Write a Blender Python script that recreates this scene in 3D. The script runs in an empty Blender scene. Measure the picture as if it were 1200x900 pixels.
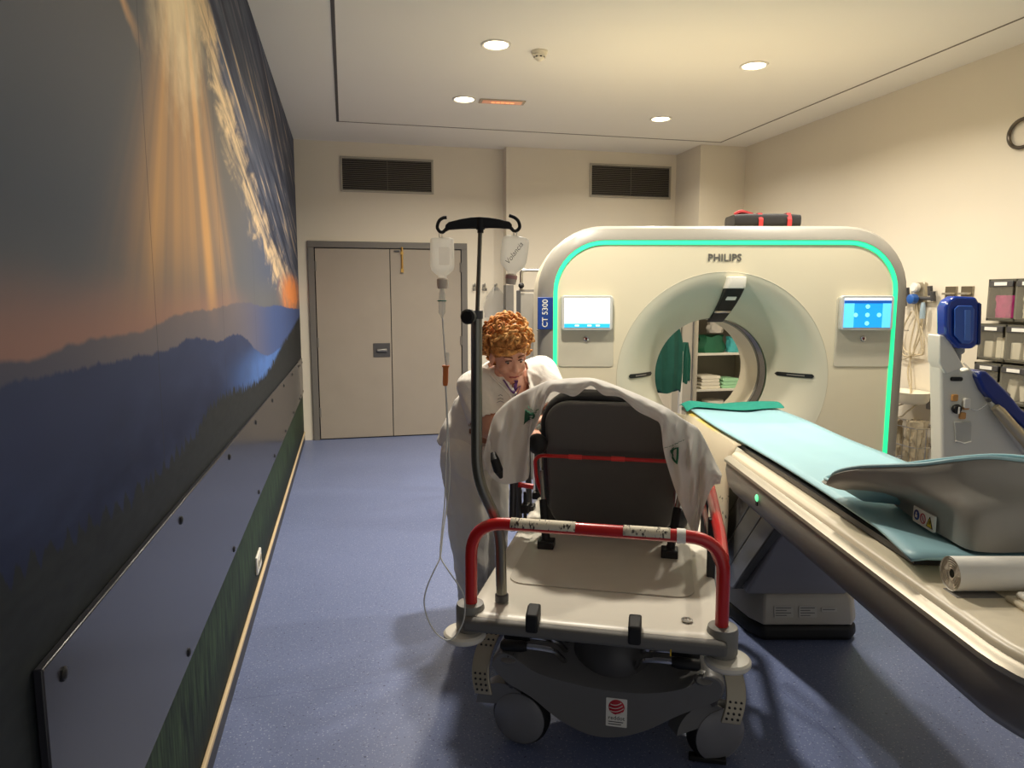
import bpy, bmesh, math, random
from mathutils import Vector, Matrix, Euler
from mathutils.bvhtree import BVHTree
from mathutils import noise as mnoise
random.seed(7)
PI = math.pi
SC = bpy.context.scene
COL = SC.collection
rad = math.radians

# ------------------------------------------------------------------ frames
# World = room: +X along the end wall, +Y towards the end wall, camera above the origin.
CAM_H = 1.53
FPX = 825.0
PITCH = math.atan(102/FPX)
TH = math.atan(195/math.hypot(FPX, 102))          # heading of the camera, turned right of +Y
VIEW = Matrix.Rotation(-TH, 4, 'Z')               # axes of scanner and table: turned like the camera heading

def V(x, y, z): return VIEW @ Vector((x, y, z))
def at(px, py, Y):
    """a point of the scene seen at px,py at the ground distance Y along the heading"""
    u = (px-600)/FPX; v = (450-py)/FPX
    c, s = math.cos(PITCH), math.sin(PITCH)
    d = Vector((u, c+v*s, -s+v*c)); t = Y/d.y
    return VIEW @ Vector((d.x*t, d.y*t, CAM_H+d.z*t))
def ray_dir(px, py):
    return (at(px, py, 1.0)-Vector((0, 0, CAM_H))).normalized()
def on_y(px, py, b):
    d = ray_dir(px, py); t = b/d.y
    return Vector((0, 0, CAM_H))+d*t
def on_x(px, py, a):
    d = ray_dir(px, py); t = a/d.x
    return Vector((0, 0, CAM_H))+d*t
def on_z(px, py, z):
    d = ray_dir(px, py); t = (z-CAM_H)/d.z
    return Vector((0, 0, CAM_H))+d*t
def frame(x, y, z=0, rot=0): return Matrix.Translation((x, y, z)) @ Matrix.Rotation(rot, 4, 'Z')

# ------------------------------------------------------------------ materials
def lin(c):
    c = c/255.0
    return c/12.92 if c <= .04045 else ((c+.055)/1.055)**2.4
def rgb(r, g, b): return (lin(r), lin(g), lin(b), 1)
MATS = {}
def mat(name, c, rough=.5, metal=0, var=.06, scale=12, emit=None, estr=0, bump=0, alpha=1, trans=0, coat=0, sheen=0, sss=0):
    if name in MATS: return MATS[name]
    m = bpy.data.materials.new(name); m.use_nodes = True
    nt = m.node_tree; b = nt.nodes['Principled BSDF']
    col = rgb(*c)
    tc = nt.nodes.new('ShaderNodeTexCoord'); nz = nt.nodes.new('ShaderNodeTexNoise')
    nz.inputs['Scale'].default_value = scale; nz.inputs['Detail'].default_value = 4
    nt.links.new(tc.outputs['Object'], nz.inputs['Vector'])
    mx = nt.nodes.new('ShaderNodeMix'); mx.data_type = 'RGBA'
    mx.inputs[6].default_value = tuple(v*(1-var) for v in col[:3])+(1,)
    mx.inputs[7].default_value = tuple(min(1, v*(1+var)) for v in col[:3])+(1,)
    nt.links.new(nz.outputs['Fac'], mx.inputs[0])
    nt.links.new(mx.outputs[2], b.inputs['Base Color'])
    b.inputs['Roughness'].default_value = rough; b.inputs['Metallic'].default_value = metal
    b.inputs['Alpha'].default_value = alpha
    b.inputs['Transmission Weight'].default_value = trans
    b.inputs['Coat Weight'].default_value = coat
    b.inputs['Sheen Weight'].default_value = sheen
    b.inputs['Subsurface Weight'].default_value = sss
    if emit:
        b.inputs['Emission Color'].default_value = rgb(*emit); b.inputs['Emission Strength'].default_value = estr
    if bump:
        bp = nt.nodes.new('ShaderNodeBump'); bp.inputs['Strength'].default_value = bump; bp.inputs['Distance'].default_value = .01
        nt.links.new(nz.outputs['Fac'], bp.inputs['Height']); nt.links.new(bp.outputs['Normal'], b.inputs['Normal'])
    MATS[name] = m
    return m

# expression layer over math nodes
class NX:
    nt = None
    def __init__(s, sock): s.k = sock
    @staticmethod
    def op(o, *a, clamp=False):
        n = NX.nt.nodes.new('ShaderNodeMath'); n.operation = o; n.use_clamp = clamp
        for i, v in enumerate(a):
            if isinstance(v, NX): NX.nt.links.new(v.k, n.inputs[i])
            else: n.inputs[i].default_value = v
        return NX(n.outputs[0])
    def __add__(s, o): return NX.op('ADD', s, o)
    def __radd__(s, o): return NX.op('ADD', o, s)
    def __sub__(s, o): return NX.op('SUBTRACT', s, o)
    def __rsub__(s, o): return NX.op('SUBTRACT', o, s)
    def __mul__(s, o): return NX.op('MULTIPLY', s, o)
    def __rmul__(s, o): return NX.op('MULTIPLY', o, s)
    def __truediv__(s, o): return NX.op('DIVIDE', s, o)
def ss(x, a, b):      # smooth step from a to b
    n = NX.nt.nodes.new('ShaderNodeMapRange'); n.interpolation_type = 'SMOOTHSTEP'
    NX.nt.links.new(x.k, n.inputs[0])
    lo, hi, t0, t1 = (a, b, 0, 1) if a < b else (b, a, 1, 0)
    n.inputs[1].default_value = lo; n.inputs[2].default_value = hi; n.inputs[3].default_value = t0; n.inputs[4].default_value = t1
    return NX(n.outputs[0])
def vec(x, y, z=0.0):
    n = NX.nt.nodes.new('ShaderNodeCombineXYZ')
    for i, v in enumerate((x, y, z)):
        if isinstance(v, NX): NX.nt.links.new(v.k, n.inputs[i])
        else: n.inputs[i].default_value = v
    return n.outputs[0]
def nse(v, scale, detail=3, rough=.5, dist=0):
    n = NX.nt.nodes.new('ShaderNodeTexNoise'); NX.nt.links.new(v, n.inputs['Vector'])
    n.inputs['Scale'].default_value = scale; n.inputs['Detail'].default_value = detail
    n.inputs['Roughness'].default_value = rough; n.inputs['Distortion'].default_value = dist
    return NX(n.outputs['Fac'])
def curve(x, lo, hi, vlo, vhi, pts):
    n = NX.nt.nodes.new('ShaderNodeFloatCurve'); cv = n.mapping.curves[0]
    t = (x-lo)/(hi-lo)
    NX.nt.links.new(t.k, n.inputs['Value'])
    P = [((p-lo)/(hi-lo), (q-vlo)/(vhi-vlo)) for p, q in pts]
    cv.points[0].location = P[0]; cv.points[1].location = P[-1]
    for p in P[1:-1]: cv.points.new(*p)
    n.mapping.update()
    return NX(n.outputs[0])*(vhi-vlo)+vlo
def cmix(f, a, b):
    n = NX.nt.nodes.new('ShaderNodeMix'); n.data_type = 'RGBA'
    if isinstance(f, NX): NX.nt.links.new(f.k, n.inputs[0])
    else: n.inputs[0].default_value = f
    for i, v in ((6, a), (7, b)):
        if isinstance(v, tuple): n.inputs[i].default_value = v
        else: NX.nt.links.new(v, n.inputs[i])
    return n.outputs[2]
def new_mat(name):
    m = bpy.data.materials.new(name); m.use_nodes = True; NX.nt = m.node_tree; MATS[name] = m
    return m, m.node_tree.nodes['Principled BSDF']
def obj_xyz():
    tc = NX.nt.nodes.new('ShaderNodeTexCoord'); sp = NX.nt.nodes.new('ShaderNodeSeparateXYZ')
    NX.nt.links.new(tc.outputs['Object'], sp.inputs[0])
    return NX(sp.outputs[0]), NX(sp.outputs[1]), NX(sp.outputs[2]), tc.outputs['Object']

# ------------------------------------------------------------------ mesh builder
WM = {}
def fillet(pts, r, n=6):
    P = [Vector(p) for p in pts]; out = [P[0]]
    rr = r if isinstance(r, (list, tuple)) else [r]*len(P)
    for i in range(1, len(P)-1):
        a, b, c = P[i-1], P[i], P[i+1]
        d1, d2 = (a-b), (c-b); l = min(rr[i], d1.length*.49, d2.length*.49)
        p1, p2 = b+d1.normalized()*l, b+d2.normalized()*l
        for k in range(n+1):
            t = k/n; out.append(p1*(1-t)**2+b*2*t*(1-t)+p2*t*t)
    out.append(P[-1]); return out
def smooth_path(pts, n=8):
    P = [Vector(p) for p in pts]; out = []
    for i in range(len(P)-1):
        p0, p1, p2, p3 = P[max(i-1, 0)], P[i], P[i+1], P[min(i+2, len(P)-1)]
        for k in range(n):
            t = k/n
            out.append(.5*((2*p1)+(p2-p0)*t+(2*p0-5*p1+4*p2-p3)*t*t+(3*p1-p0-3*p2+p3)*t**3))
    out.append(P[-1]); return out
def rrect(w, h, r, n=6, cx=0, cy=0):
    r = min(r, w/2-1e-4, h/2-1e-4); out = []
    for sx, sy, a0 in ((1, 1, 0), (-1, 1, 90), (-1, -1, 180), (1, -1, 270)):
        for k in range(n+1):
            a = rad(a0+90*k/n)
            out.append((cx+sx*(w/2-r)+r*math.cos(a), cy+sy*(h/2-r)+r*math.sin(a)))
    return out
class MB:
    def __init__(s, M=None): s.v = []; s.f = []; s.M = M or Matrix.Identity(4)
    def _add(s, vs, fs, R=None):
        o = len(s.v); M = s.M @ R if R is not None else s.M
        s.v += [M @ Vector(p) for p in vs]; s.f += [tuple(i+o for i in f) for f in fs]; return s
    def box(s, x0, x1, y0, y1, z0, z1, R=None):
        vs = [(x, y, z) for z in (z0, z1) for y in (y0, y1) for x in (x0, x1)]
        return s._add(vs, [(0, 2, 3, 1), (4, 5, 7, 6), (0, 1, 5, 4), (2, 6, 7, 3), (0, 4, 6, 2), (1, 3, 7, 5)], R)
    def loft(s, rings, caps=True, closed=True, R=None, loop=False):
        n = len(rings[0]); vs = [p for r in rings for p in r]; fs = []
        m = len(rings)
        for i in range(m if loop else m-1):
            j = (i+1) % m
            for k in range(n if closed else n-1):
                l = (k+1) % n
                fs.append((i*n+k, i*n+l, j*n+l, j*n+k))
        if caps and not loop:
            fs.append(tuple(range(n-1, -1, -1))); fs.append(tuple((m-1)*n+k for k in range(n)))
        return s._add(vs, fs, R)
    def tube(s, pts, r, seg=10, caps=True, closed=False, R=None, flat=1.0):
        P = [Vector(p) for p in pts]; n = len(P); rr = r if isinstance(r, (list, tuple)) else [r]*n
        T = []
        for i in range(n):
            a = P[i-1] if (i > 0 or closed) else P[i]; b = P[(i+1) % n] if (i < n-1 or closed) else P[i]
            t = (b-a); T.append(t.normalized() if t.length > 1e-9 else Vector((0, 0, 1)))
        up = Vector((0, 0, 1)) if abs(T[0].z) < .9 else Vector((0, 1, 0))
        N = (up-T[0]*up.dot(T[0])).normalized(); rings = []
        for i in range(n):
            N = (N-T[i]*N.dot(T[i]))
            N = N.normalized() if N.length > 1e-6 else T[i].orthogonal().normalized()
            B = T[i].cross(N)
            rings.append([P[i]+N*math.cos(2*PI*k/seg)*rr[i]*flat+B*math.sin(2*PI*k/seg)*rr[i] for k in range(seg)])
        return s.loft(rings, caps, True, R, loop=closed)
    def lathe(s, prof, seg=24, o=(0, 0, 0), axis=(0, 0, 1), sx=1, sy=1):
        q = Vector((0, 0, 1)).rotation_difference(Vector(axis).normalized()).to_matrix().to_4x4()
        R = Matrix.Translation(o) @ q
        rings = [[(max(r, 1e-5)*math.cos(2*PI*k/seg)*sx, max(r, 1e-5)*math.sin(2*PI*k/seg)*sy, z) for k in range(seg)] for r, z in prof]
        return s.loft(rings, True, True, R)
    def cyl(s, a, b, r, seg=20):
        a, b = Vector(a), Vector(b)
        return s.lathe([(r, 0), (r, (b-a).length)], seg, a, b-a)
    def prism(s, poly, plane, lo, hi, R=None):
        def p3(p, h): return {'xy': (p[0], p[1], h), 'xz': (p[0], h, p[1]), 'yz': (h, p[0], p[1])}[plane]
        return s.loft([[p3(p, lo) for p in poly], [p3(p, hi) for p in poly]], True, True, R)
    def grid(s, rows, R=None):
        return s.loft(rows, False, False, R)
    def ball(s, c, r, seg=16, rows=10, R=None):
        r = r if isinstance(r, (tuple, list)) else (r, r, r); c = Vector(c)
        rings = []
        for i in range(rows+1):
            a = -PI/2+PI*i/rows; a = max(-PI/2+.02, min(PI/2-.02, a))
            rings.append([(c.x+r[0]*math.cos(a)*math.cos(2*PI*k/seg), c.y+r[1]*math.cos(a)*math.sin(2*PI*k/seg), c.z+r[2]*math.sin(a)) for k in range(seg)])
        return s.loft(rings, True, True, R)
    def capsule(s, a, b, ra, rb, seg=14):
        a, b = Vector(a), Vector(b); L = (b-a).length; pr = []
        for k in range(6): t = -PI/2+PI/2*k/5; pr.append((ra*math.cos(t), ra*math.sin(t)))
        for k in range(6): t = PI/2*k/5; pr.append((rb*math.cos(t), L+rb*math.sin(t)))
        return s.lathe(pr, seg, a, b-a)
    def build(s, name, m, parent=None, bevel=0, bseg=2, smooth=True, angle=35, solid=0, off=0, sub=0, recalc=True):
        W = WM[parent.name] if parent else Matrix.Identity(4)
        Wi = W.inverted()
        me = bpy.data.meshes.new(name); me.from_pydata([Wi @ p for p in s.v], [], s.f); me.validate()
        if recalc:
            bm = bmesh.new(); bm.from_mesh(me); bmesh.ops.recalc_face_normals(bm, faces=bm.faces); bm.to_mesh(me); bm.free()
        me.materials.append(m)
        o = bpy.data.objects.new(name, me); COL.objects.link(o)
        if parent: o.parent = parent; WM[o.name] = W
        else: WM[o.name] = Matrix.Identity(4)
        if smooth:
            me.polygons.foreach_set('use_smooth', [True]*len(me.polygons)); me.set_sharp_from_angle(angle=rad(angle))
        if solid:
            md = o.modifiers.new('s', 'SOLIDIFY'); md.thickness = solid; md.offset = off
        if bevel:
            md = o.modifiers.new('b', 'BEVEL'); md.width = bevel; md.segments = bseg; md.limit_method = 'ANGLE'; md.angle_limit = rad(40)
            md.harden_normals = False
        if sub:
            md = o.modifiers.new('u', 'SUBSURF'); md.levels = sub; md.render_levels = sub
        return o
def thing(name, label, cat, M, group=None):
    o = bpy.data.objects.new(name, None); COL.objects.link(o); o.empty_display_size = .1
    o.matrix_world = M; WM[o.name] = M.copy()
    return tag(o, label, cat, group)
def tag(o, label, cat, group=None, kind=None):
    o['label'] = label; o['category'] = cat
    if group: o['group'] = group
    if kind: o['kind'] = kind
    return o
def struct(o): o['kind'] = 'structure'; return o
def text(name, s, size, m, parent, M, extrude=.0006, align='CENTER', shear=0, bold=0, space=1):
    c = bpy.data.curves.new(name, 'FONT'); c.body = s; c.size = size; c.extrude = extrude; c.align_x = align; c.align_y = 'CENTER'
    c.shear = shear; c.offset = bold; c.space_character = space; c.materials.append(m); c.resolution_u = 3
    tmp = bpy.data.objects.new(name, c); COL.objects.link(tmp)
    me = bpy.data.meshes.new_from_object(tmp.evaluated_get(bpy.context.evaluated_depsgraph_get())); me.name = name
    bpy.data.objects.remove(tmp); bpy.data.curves.remove(c)
    o = bpy.data.objects.new(name, me); COL.objects.link(o)
    if parent:
        o.parent = parent; o.matrix_local = WM[parent.name].inverted() @ M
    else: o.matrix_world = M
    WM[o.name] = M.copy()
    return o
def basis(o, x, y):     # matrix with local x / y axes given
    x = Vector(x).normalized(); y = Vector(y); y = (y-x*y.dot(x)).normalized(); z = x.cross(y)
    M = Matrix((x, y, z)).transposed().to_4x4(); M.translation = Vector(o); return M

# ------------------------------------------------------------------ palette
M_wall = mat('painted plaster', (226, 217, 198), .75, var=.02, scale=3)
M_ceil = mat('ceiling paint', (242, 238, 226), .8, var=.015, scale=2)
M_door = mat('door laminate', (158, 148, 134), .55, var=.05, scale=5)
M_doorframe = mat('door frame grey', (112, 108, 102), .5, var=.05)
M_dark = mat('black plastic', (22, 22, 23), .42, var=.1)
M_black = mat('matt black', (10, 10, 11), .6, var=.1)
M_steel = mat('brushed steel', (168, 166, 160), .32, 1, var=.08, scale=40)
M_chrome = mat('chrome', (205, 203, 200), .15, 1, var=.03)
M_cream = mat('cream plastic', (226, 218, 196), .4, var=.02)
M_white = mat('white plastic', (232, 228, 216), .35, var=.02)
M_grey = mat('mid grey plastic', (128, 124, 118), .4, var=.04)
M_dgrey = mat('dark grey plastic', (72, 71, 72), .45, var=.06)
M_red = mat('red lacquer', (196, 26, 26), .3, var=.06, coat=.4)
M_brass = mat('brass', (190, 155, 90), .3, 1)
M_paper = mat('white paper', (238, 235, 226), .7, var=.02)
M_blue = mat('sky blue vinyl', (150, 192, 202), .45, var=.03)
M_teal = mat('teal cloth', (28, 140, 122), .85, var=.12, scale=30)
M_gown = mat('green cotton', (6, 66, 54), .9, var=.18, scale=20, bump=.3)
M_glassy = mat('clear plastic', (225, 225, 218), .15, var=.03, alpha=.35)
# ================================================================== SETTING
A0, A1, B1, CEIL = -.474, 4.23, 7.75, 3.128
YB = -1.6                                            # the room runs on behind the camera
# ---- floor: speckled blue vinyl
m, b = new_mat('speckled blue vinyl floor')
x, y, z, ov = obj_xyz()
n1 = nse(ov, 1.6, 3); n2 = nse(ov, 120, 2, .6); n3 = nse(ov, 80, 2, .6)
c = cmix(n1, rgb(100, 112, 148), rgb(110, 121, 158))
c = cmix(ss(n2, .61, .67), c, rgb(162, 170, 194))
c = cmix(ss(n3, .36, .30), c, rgb(58, 64, 98))
w = NX.op('ABSOLUTE', x-1.62); w2 = NX.op('ABSOLUTE', NX.op('FRACT', (y+.3)/2.0)-.5)
seam = NX.op('MAXIMUM', ss(w, .003, .0015), ss(w2, .0014, .0007))
c = cmix(seam*.5, c, rgb(74, 82, 122))
NX.nt.links.new(c, b.inputs['Base Color']); b.inputs['Roughness'].default_value = .42
M_floor = m
f = MB(); f.box(A0-.1, A1+.1, YB, B1+.3, -.1, 0)
struct(f.build('floor', M_floor, smooth=False))
f = MB(); f.box(A0-.1, A1+.1, YB, B1+.3, CEIL, CEIL+.1)
struct(f.build('ceiling', M_ceil, smooth=False))
# ---- shadow gap of the lowered ceiling field
g = .007
f = MB(); f.box(-.036, -.014, YB, 6.89, CEIL-.004, CEIL+.001)
struct(f.build('trim_1', M_dgrey, smooth=False))
f = MB(); f.box(-.014, 3.845, 6.875, 6.889, CEIL-.003, CEIL+.001); f.box(3.838, 3.852, YB, 6.889, CEIL-.003, CEIL+.001)
struct(f.build('trim_2', mat('shadow gap', (120, 112, 98), .8), smooth=False))

# ---- mural on the left wall
m, b = new_mat('printed mountain mural')
_, yy, zz, ov = obj_xyz()
P = vec(yy, zz)
# sky
left = ss(yy, 2.6, 1.0)
sky = cmix(ss(zz, 1.55, 2.25), rgb(98, 100, 106), rgb(104, 99, 94))
sky = cmix(left*ss(zz, 1.5, 1.7)*.75, sky, rgb(70, 80, 96))
sky = cmix(ss(zz, 1.75, 2.3)*ss(yy, 2.0, 1.0)*.6, sky, rgb(112, 104, 98))
rg = ss(yy, 3.2, 4.8)*ss(zz, 1.5, 1.7)
sky = cmix(rg, sky, rgb(84, 92, 112))
pink = ss(zz+.04*nse(vec(yy*1.5, zz*3), 2, 2), 1.63, 1.47)*ss(yy, 4.2, 2.6)
sky = cmix(pink*.75, sky, rgb(158, 116, 104))
# rays fanning down from the break in the clouds
sb, sz = 2.5, 2.80
ang = NX.op('DIVIDE', yy-sb, NX.op('MAXIMUM', sz-zz, .03))
win = ss(ang, -.92, -.3)*ss(ang, .9, .3)
streak = nse(vec(ang*3.2, 1.7), 2.2, 3, .55)
streak = ss(streak, .28, .72)
ray = win*(streak*.55+.38)*ss(zz, 1.34, 1.8)
ray2 = ss(NX.op('ABSOLUTE', ang-(-.44)), .13, .0)*.4*ss(zz, 1.42, 1.7)
ray3 = ss(NX.op('ABSOLUTE', ang-.2), .12, .0)*.5*ss(zz, 1.36, 1.6)
ray = NX.op('MINIMUM', ray*.85+ray2+ray3, 1.0)
sky = cmix(ray, sky, rgb(206, 158, 104))
core = ss(NX.op('SQRT', (yy-2.42)*(yy-2.42)*1.7+(zz-2.62)*(zz-2.62)*1.1)+(nse(vec(yy*1.6, zz*1.2), 5, 4, .6)-.5)*.5, .72, .08)
sky = cmix(core, sky, rgb(252, 228, 184))
# thin bright streak at upper left
d = NX.op('ABSOLUTE', (zz-2.25)+(yy-1.72)*.38+(nse(P, 9, 3)-.5)*.06)
sky = cmix(ss(d, .035, .0)*ss(yy, 1.45, 1.6)*ss(yy, 2.05, 1.8)*.8, sky, rgb(226, 176, 122))
# cloud bank to the right with glowing edges
ce = curve(yy, 1, 8, 1, 3.2, [(1, 3.2), (2.3, 3.15), (2.75, 2.68), (3.2, 2.38), (4, 2.1), (5, 1.86), (6.2, 1.72), (7.2, 1.66), (8, 1.62)])
cn = nse(vec(yy*1.0+zz*.8, zz*2.6-yy*.5), 2.6, 6, .62, .6)
edge = zz-ce+(cn-.5)*.75
cl = ss(edge, -.04, .1)*ss(yy, 2.4, 2.9)
cn2 = nse(vec(yy*.62+zz*1.6, zz*4.2+yy*.9), 2.4, 6, .62, .5)
cloudc = cmix(ss(cn2, .36, .66), rgb(40, 48, 68), rgb(98, 104, 122))
cloudc = cmix(ss(cn2, .55, .70)*.9, cloudc, rgb(226, 196, 150))
sky = cmix(cl*.95, sky, cloudc)
glow = ss(cn2, .34, .62)*ss(NX.op('ABSOLUTE', edge+.03), .22, .0)*ss(yy, 2.3, 2.7)*ss(yy, 7.6, 5.5)
sky = cmix(glow*.85, sky, rgb(238, 206, 158))
orange = ss(NX.op('SQRT', (yy-6.7)*(yy-6.7)*.10+(zz-1.56)*(zz-1.56)*4+(cn-.5)*.25), .48, .1)*ss(zz, 1.78, 1.7)
sky = cmix(orange*ss(yy, 4.9, 5.6), sky, rgb(224, 138, 78))
# ridges
r1 = curve(yy, 1, 8, 1, 2, [(1, 1.43), (1.25, 1.438), (1.6, 1.45), (1.8, 1.448), (2.2, 1.478), (2.8, 1.488), (3.7, 1.505), (4.4, 1.47), (5.3, 1.47), (6.2, 1.44), (8, 1.4)])
r1 = r1+(nse(vec(yy, 3.3), 9, 4)-.5)*.03
far = cmix(ss(yy, 3.0, 5.2), rgb(104, 98, 104), rgb(66, 84, 130))
far = cmix(ss(yy, 2.0, 1.0)*.8, far, rgb(70, 74, 94))
img = cmix(ss(zz-r1, .006, -.006), sky, cmix(ray*.4, far, rgb(176, 140, 112)))
r2 = curve(yy, 1, 8, 1, 2, [(1, 1.408), (1.4, 1.402), (1.8, 1.392), (2.15, 1.388), (2.35, 1.402), (2.9, 1.362), (3.2, 1.372), (3.55, 1.34), (3.97, 1.25), (4.6, 1.17), (5.2, 1.165), (6, 1.16), (8, 1.15)])
r2 = r2+(nse(vec(yy, 7.3), 16, 5, .65)-.5)*.045
mid = cmix(ss(zz, 1.36, 1.1), rgb(48, 58, 90), rgb(24, 33, 62))
haze = ss(yy, 2.6, 4.4)*ss(zz, 1.32, 1.16)
mid = cmix(haze*.85, mid, rgb(84, 122, 190))
mid = cmix(ss(nse(vec(yy*.8, zz*2.2), 4, 4), .4, .75)*.35, mid, rgb(58, 70, 104))
img = cmix(ss(zz-r2, .005, -.005), img, mid)
# tree line
tr = curve(yy, 1, 8, .8, 1.6, [(1, 1.12), (1.25, 1.105), (1.6, 1.075), (2.0, 1.075), (2.4, 1.09), (2.7, 1.13), (3.1, 1.12), (3.7, 1.075), (4.3, 1.06), (4.9, 1.09), (5.6, 1.16), (6.3, 1.2), (7.0, 1.26), (8, 1.33)])
spk = NX.op('ABSOLUTE', NX.op('FRACT', yy*15+nse(vec(yy, 0.0), 6, 2)*3)-.5)
tr = tr+(nse(vec(yy, 1.1), 22, 4, .7)-.5)*.07+spk*.075
trees = cmix(nse(vec(yy*2, zz*6), 7, 4), rgb(20, 24, 28), rgb(44, 48, 50))
img = cmix(ss(zz-tr, .006, -.004), img, trees)
gr = nse(vec(yy*14, zz*1.6), 3, 4, .6)
grass = cmix(ss(gr, .3, .75), rgb(16, 24, 22), rgb(62, 82, 56))
img = cmix(ss(zz+(gr-.5)*.25, .62, .42), img, grass)
img = cmix(ss(zz, .34, .1)*.75, img, rgb(22, 27, 27))
jn = NX.op('ABSOLUTE', NX.op('FRACT', (yy-.44)/1.02)-.5)
img = cmix(ss(jn, .0035, .0015)*.6, img, rgb(40, 38, 38))
NX.nt.links.new(img, b.inputs['Base Color']); b.inputs['Roughness'].default_value = .6; b.inputs['Specular IOR Level'].default_value = .14
f = MB(); f.box(A0-.1, A0, YB, B1+.1, 0, CEIL)
struct(f.build('wall_left', m, smooth=False))
f = MB(); f.box(A0, A0+.008, YB, B1-.005, 0, .075)
struct(f.build('baseboard_left', mat('dark skirting vinyl', (52, 52, 58), .5), smooth=False))
f = MB(); f.box(A0, A0+.014, YB, B1-.005, .076, .098)
struct(f.build('trim_3', mat('cream cap strip', (214, 190, 150), .5), bevel=.004))

# ---- end wall with its two steps, right wall
f = MB()
f.box(A0, 1.72, B1, B1+.2, 0, CEIL); f.box(1.72, 3.70, 7.60, B1+.2, 0, CEIL); f.box(3.70, A1+.1, 7.03, B1+.2, 0, CEIL)
struct(f.build('wall_back', M_wall, smooth=False))
f = MB(); f.box(A1, A1+.1, YB, 7.1, 0, CEIL)
struct(f.build('wall_right', M_wall, smooth=False))
f = MB(); f.box(1.711, 1.722, 7.592, 7.72, 0, 1.66); f.box(1.711, 1.80, 7.590, 7.601, 0, 1.66)
struct(f.build('trim_4', M_grey, bevel=.002))

# ---- double door
f = MB()
f.box(-.373, -.31, B1-.03, B1+.001, 0, 2.0445); f.box(1.245, 1.308, B1-.03, B1+.001, 0, 2.0445); f.box(-.373, 1.308, B1-.03, B1+.001, 2.045, 2.11)
dr = struct(f.build('door_1', M_doorframe, bevel=.003))
MB().box(-.31, 1.245, B1-.006, B1+.001, 0, 2.045).build('rebate', M_black, dr)
for s, (x0, x1) in enumerate(((-.300, .468), (.476, 1.235))):
    lf = MB().box(x0, x1, B1-.022, B1-.004, .012, 2.035).build('door_leaf', M_door, dr, bevel=.002)
    hx = x0 if s == 0 else x1
    for hz in (.25, 1.0, 1.8):
        MB().cyl((hx, B1-.026, hz), (hx, B1-.026, hz+.1), .011, 8).build('hinge', M_doorframe, lf)
    if s == 0:
        hp = MB().box(.275, .455, B1-.03, B1-.022, .885, 1.035).build('lock_plate', M_dgrey, lf, bevel=.004)
        MB().box(.31, .42, B1-.055, B1-.03, .945, .975).build('door_handle', M_steel, hp, bevel=.006)
    else:
        MB().cyl((.60, B1-.03, 1.80), (.60, B1-.03, 2.06), .012, 8).box(.585, .615, B1-.045, B1-.022, 1.79, 1.83).box(.585, .615, B1-.045, B1-.022, 1.98, 2.01).build('flush_bolt', M_brass, lf)
        MB().box(.515, .575, B1-.035, B1-.022, 2.005, 2.025).build('door_contact', M_dgrey, lf, bevel=.003)

# ---- ventilation grilles
def grille(name, label, x0, x1, z0, z1, yb):
    t = thing(name, label, 'ventilation grille', frame((x0+x1)/2, yb, z0), 'ventilation grilles in the end wall')
    w = .022; f = MB()
    f.box(x0, x1, yb-.014, yb, z0, z0+w); f.box(x0, x1, yb-.014, yb, z1-w, z1)
    f.box(x0, x0+w, yb-.014, yb, z0+w, z1-w); f.box(x1-w, x1, yb-.014, yb, z0+w, z1-w)
    f.build('grille_frame', mat('aluminium frame', (170, 164, 150), .4, .3), t, bevel=.002)
    MB().box(x0+w, x1-w, yb-.002, yb-.0005, z0+w, z1-w).build('backing', M_black, t)
    s = MB(); n = 16
    for i in range(n):
        z = z0+w+(z1-z0-2*w)*(i+.5)/n
        s.box(x0+w, x1-w, yb-.012, yb-.003, z-.0022, z+.0022, None)
    s.box((x0+x1)/2-.002, (x0+x1)/2+.002, yb-.0125, yb-.002, z0+w, z1-w)
    s.build('louvre', mat('louvre grey', (118, 112, 100), .45, .3), t, smooth=False)
grille('ventilation_grille', 'dark louvred ventilation grille above the grey double door', -.02, .952, 2.622, 2.982, B1)
grille('ventilation_grille', 'dark louvred ventilation grille above the scanner, right of the wall step', 2.665, 3.635, 2.632, 2.996, 7.60)

# ---- ceiling fittings
M_lamp = mat('lamp diffuser', (255, 248, 230), .5, emit=(255, 236, 196), estr=14)
LAMPS = [(.98, 4.62, 'round recessed ceiling light left of the smoke detector'),
         (.985, 5.90, 'round recessed ceiling light beside the orange-lit ceiling panel'),
         (2.81, 4.61, 'round recessed ceiling light over the right part of the scanner, nearest the right wall'),
         (2.815, 6.12, 'round recessed ceiling light in front of the wall grille above the scanner'),
         (2.81, 3.30, 'round recessed ceiling light above the injector, nearest the camera'),
         (.98, 3.30, 'round recessed ceiling light above the stretcher')]
LP = [95, 78, 78, 58, 78, 100]
for (lx, ly, lab), pw in zip(LAMPS, LP):
    t = thing('ceiling_light', lab, 'ceiling light', frame(lx, ly, CEIL), 'recessed ceiling lights')
    MB().lathe([(.078, .0), (.098, .0), (.098, -.006), (.09, -.010), (.078, -.006), (.078, 0)], 32, (lx, ly, CEIL)).build('trim_ring', M_white, t)
    MB().lathe([(.0001, -.002), (.076, -.002), (.076, -.004), (.0001, -.004)], 32, (lx, ly, CEIL)).build('diffuser', M_lamp, t)
    L = bpy.data.lights.new('lamp', 'AREA'); L.shape = 'DISK'; L.size = .15; L.energy = pw*.42; L.color = (1, .915, .78); L.spread = rad(150)
    lo = bpy.data.objects.new('lamp', L); COL.objects.link(lo); lo.parent = t; lo.location = (0, 0, -.012)
t = thing('smoke_detector', 'white round smoke detector on the ceiling between the front downlights', 'smoke detector', frame(1.283, 4.68, CEIL))
MB().lathe([(.055, 0), (.055, -.012), (.05, -.018)], 28, (1.283, 4.68, CEIL)).build('base', M_cream, t)
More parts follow.
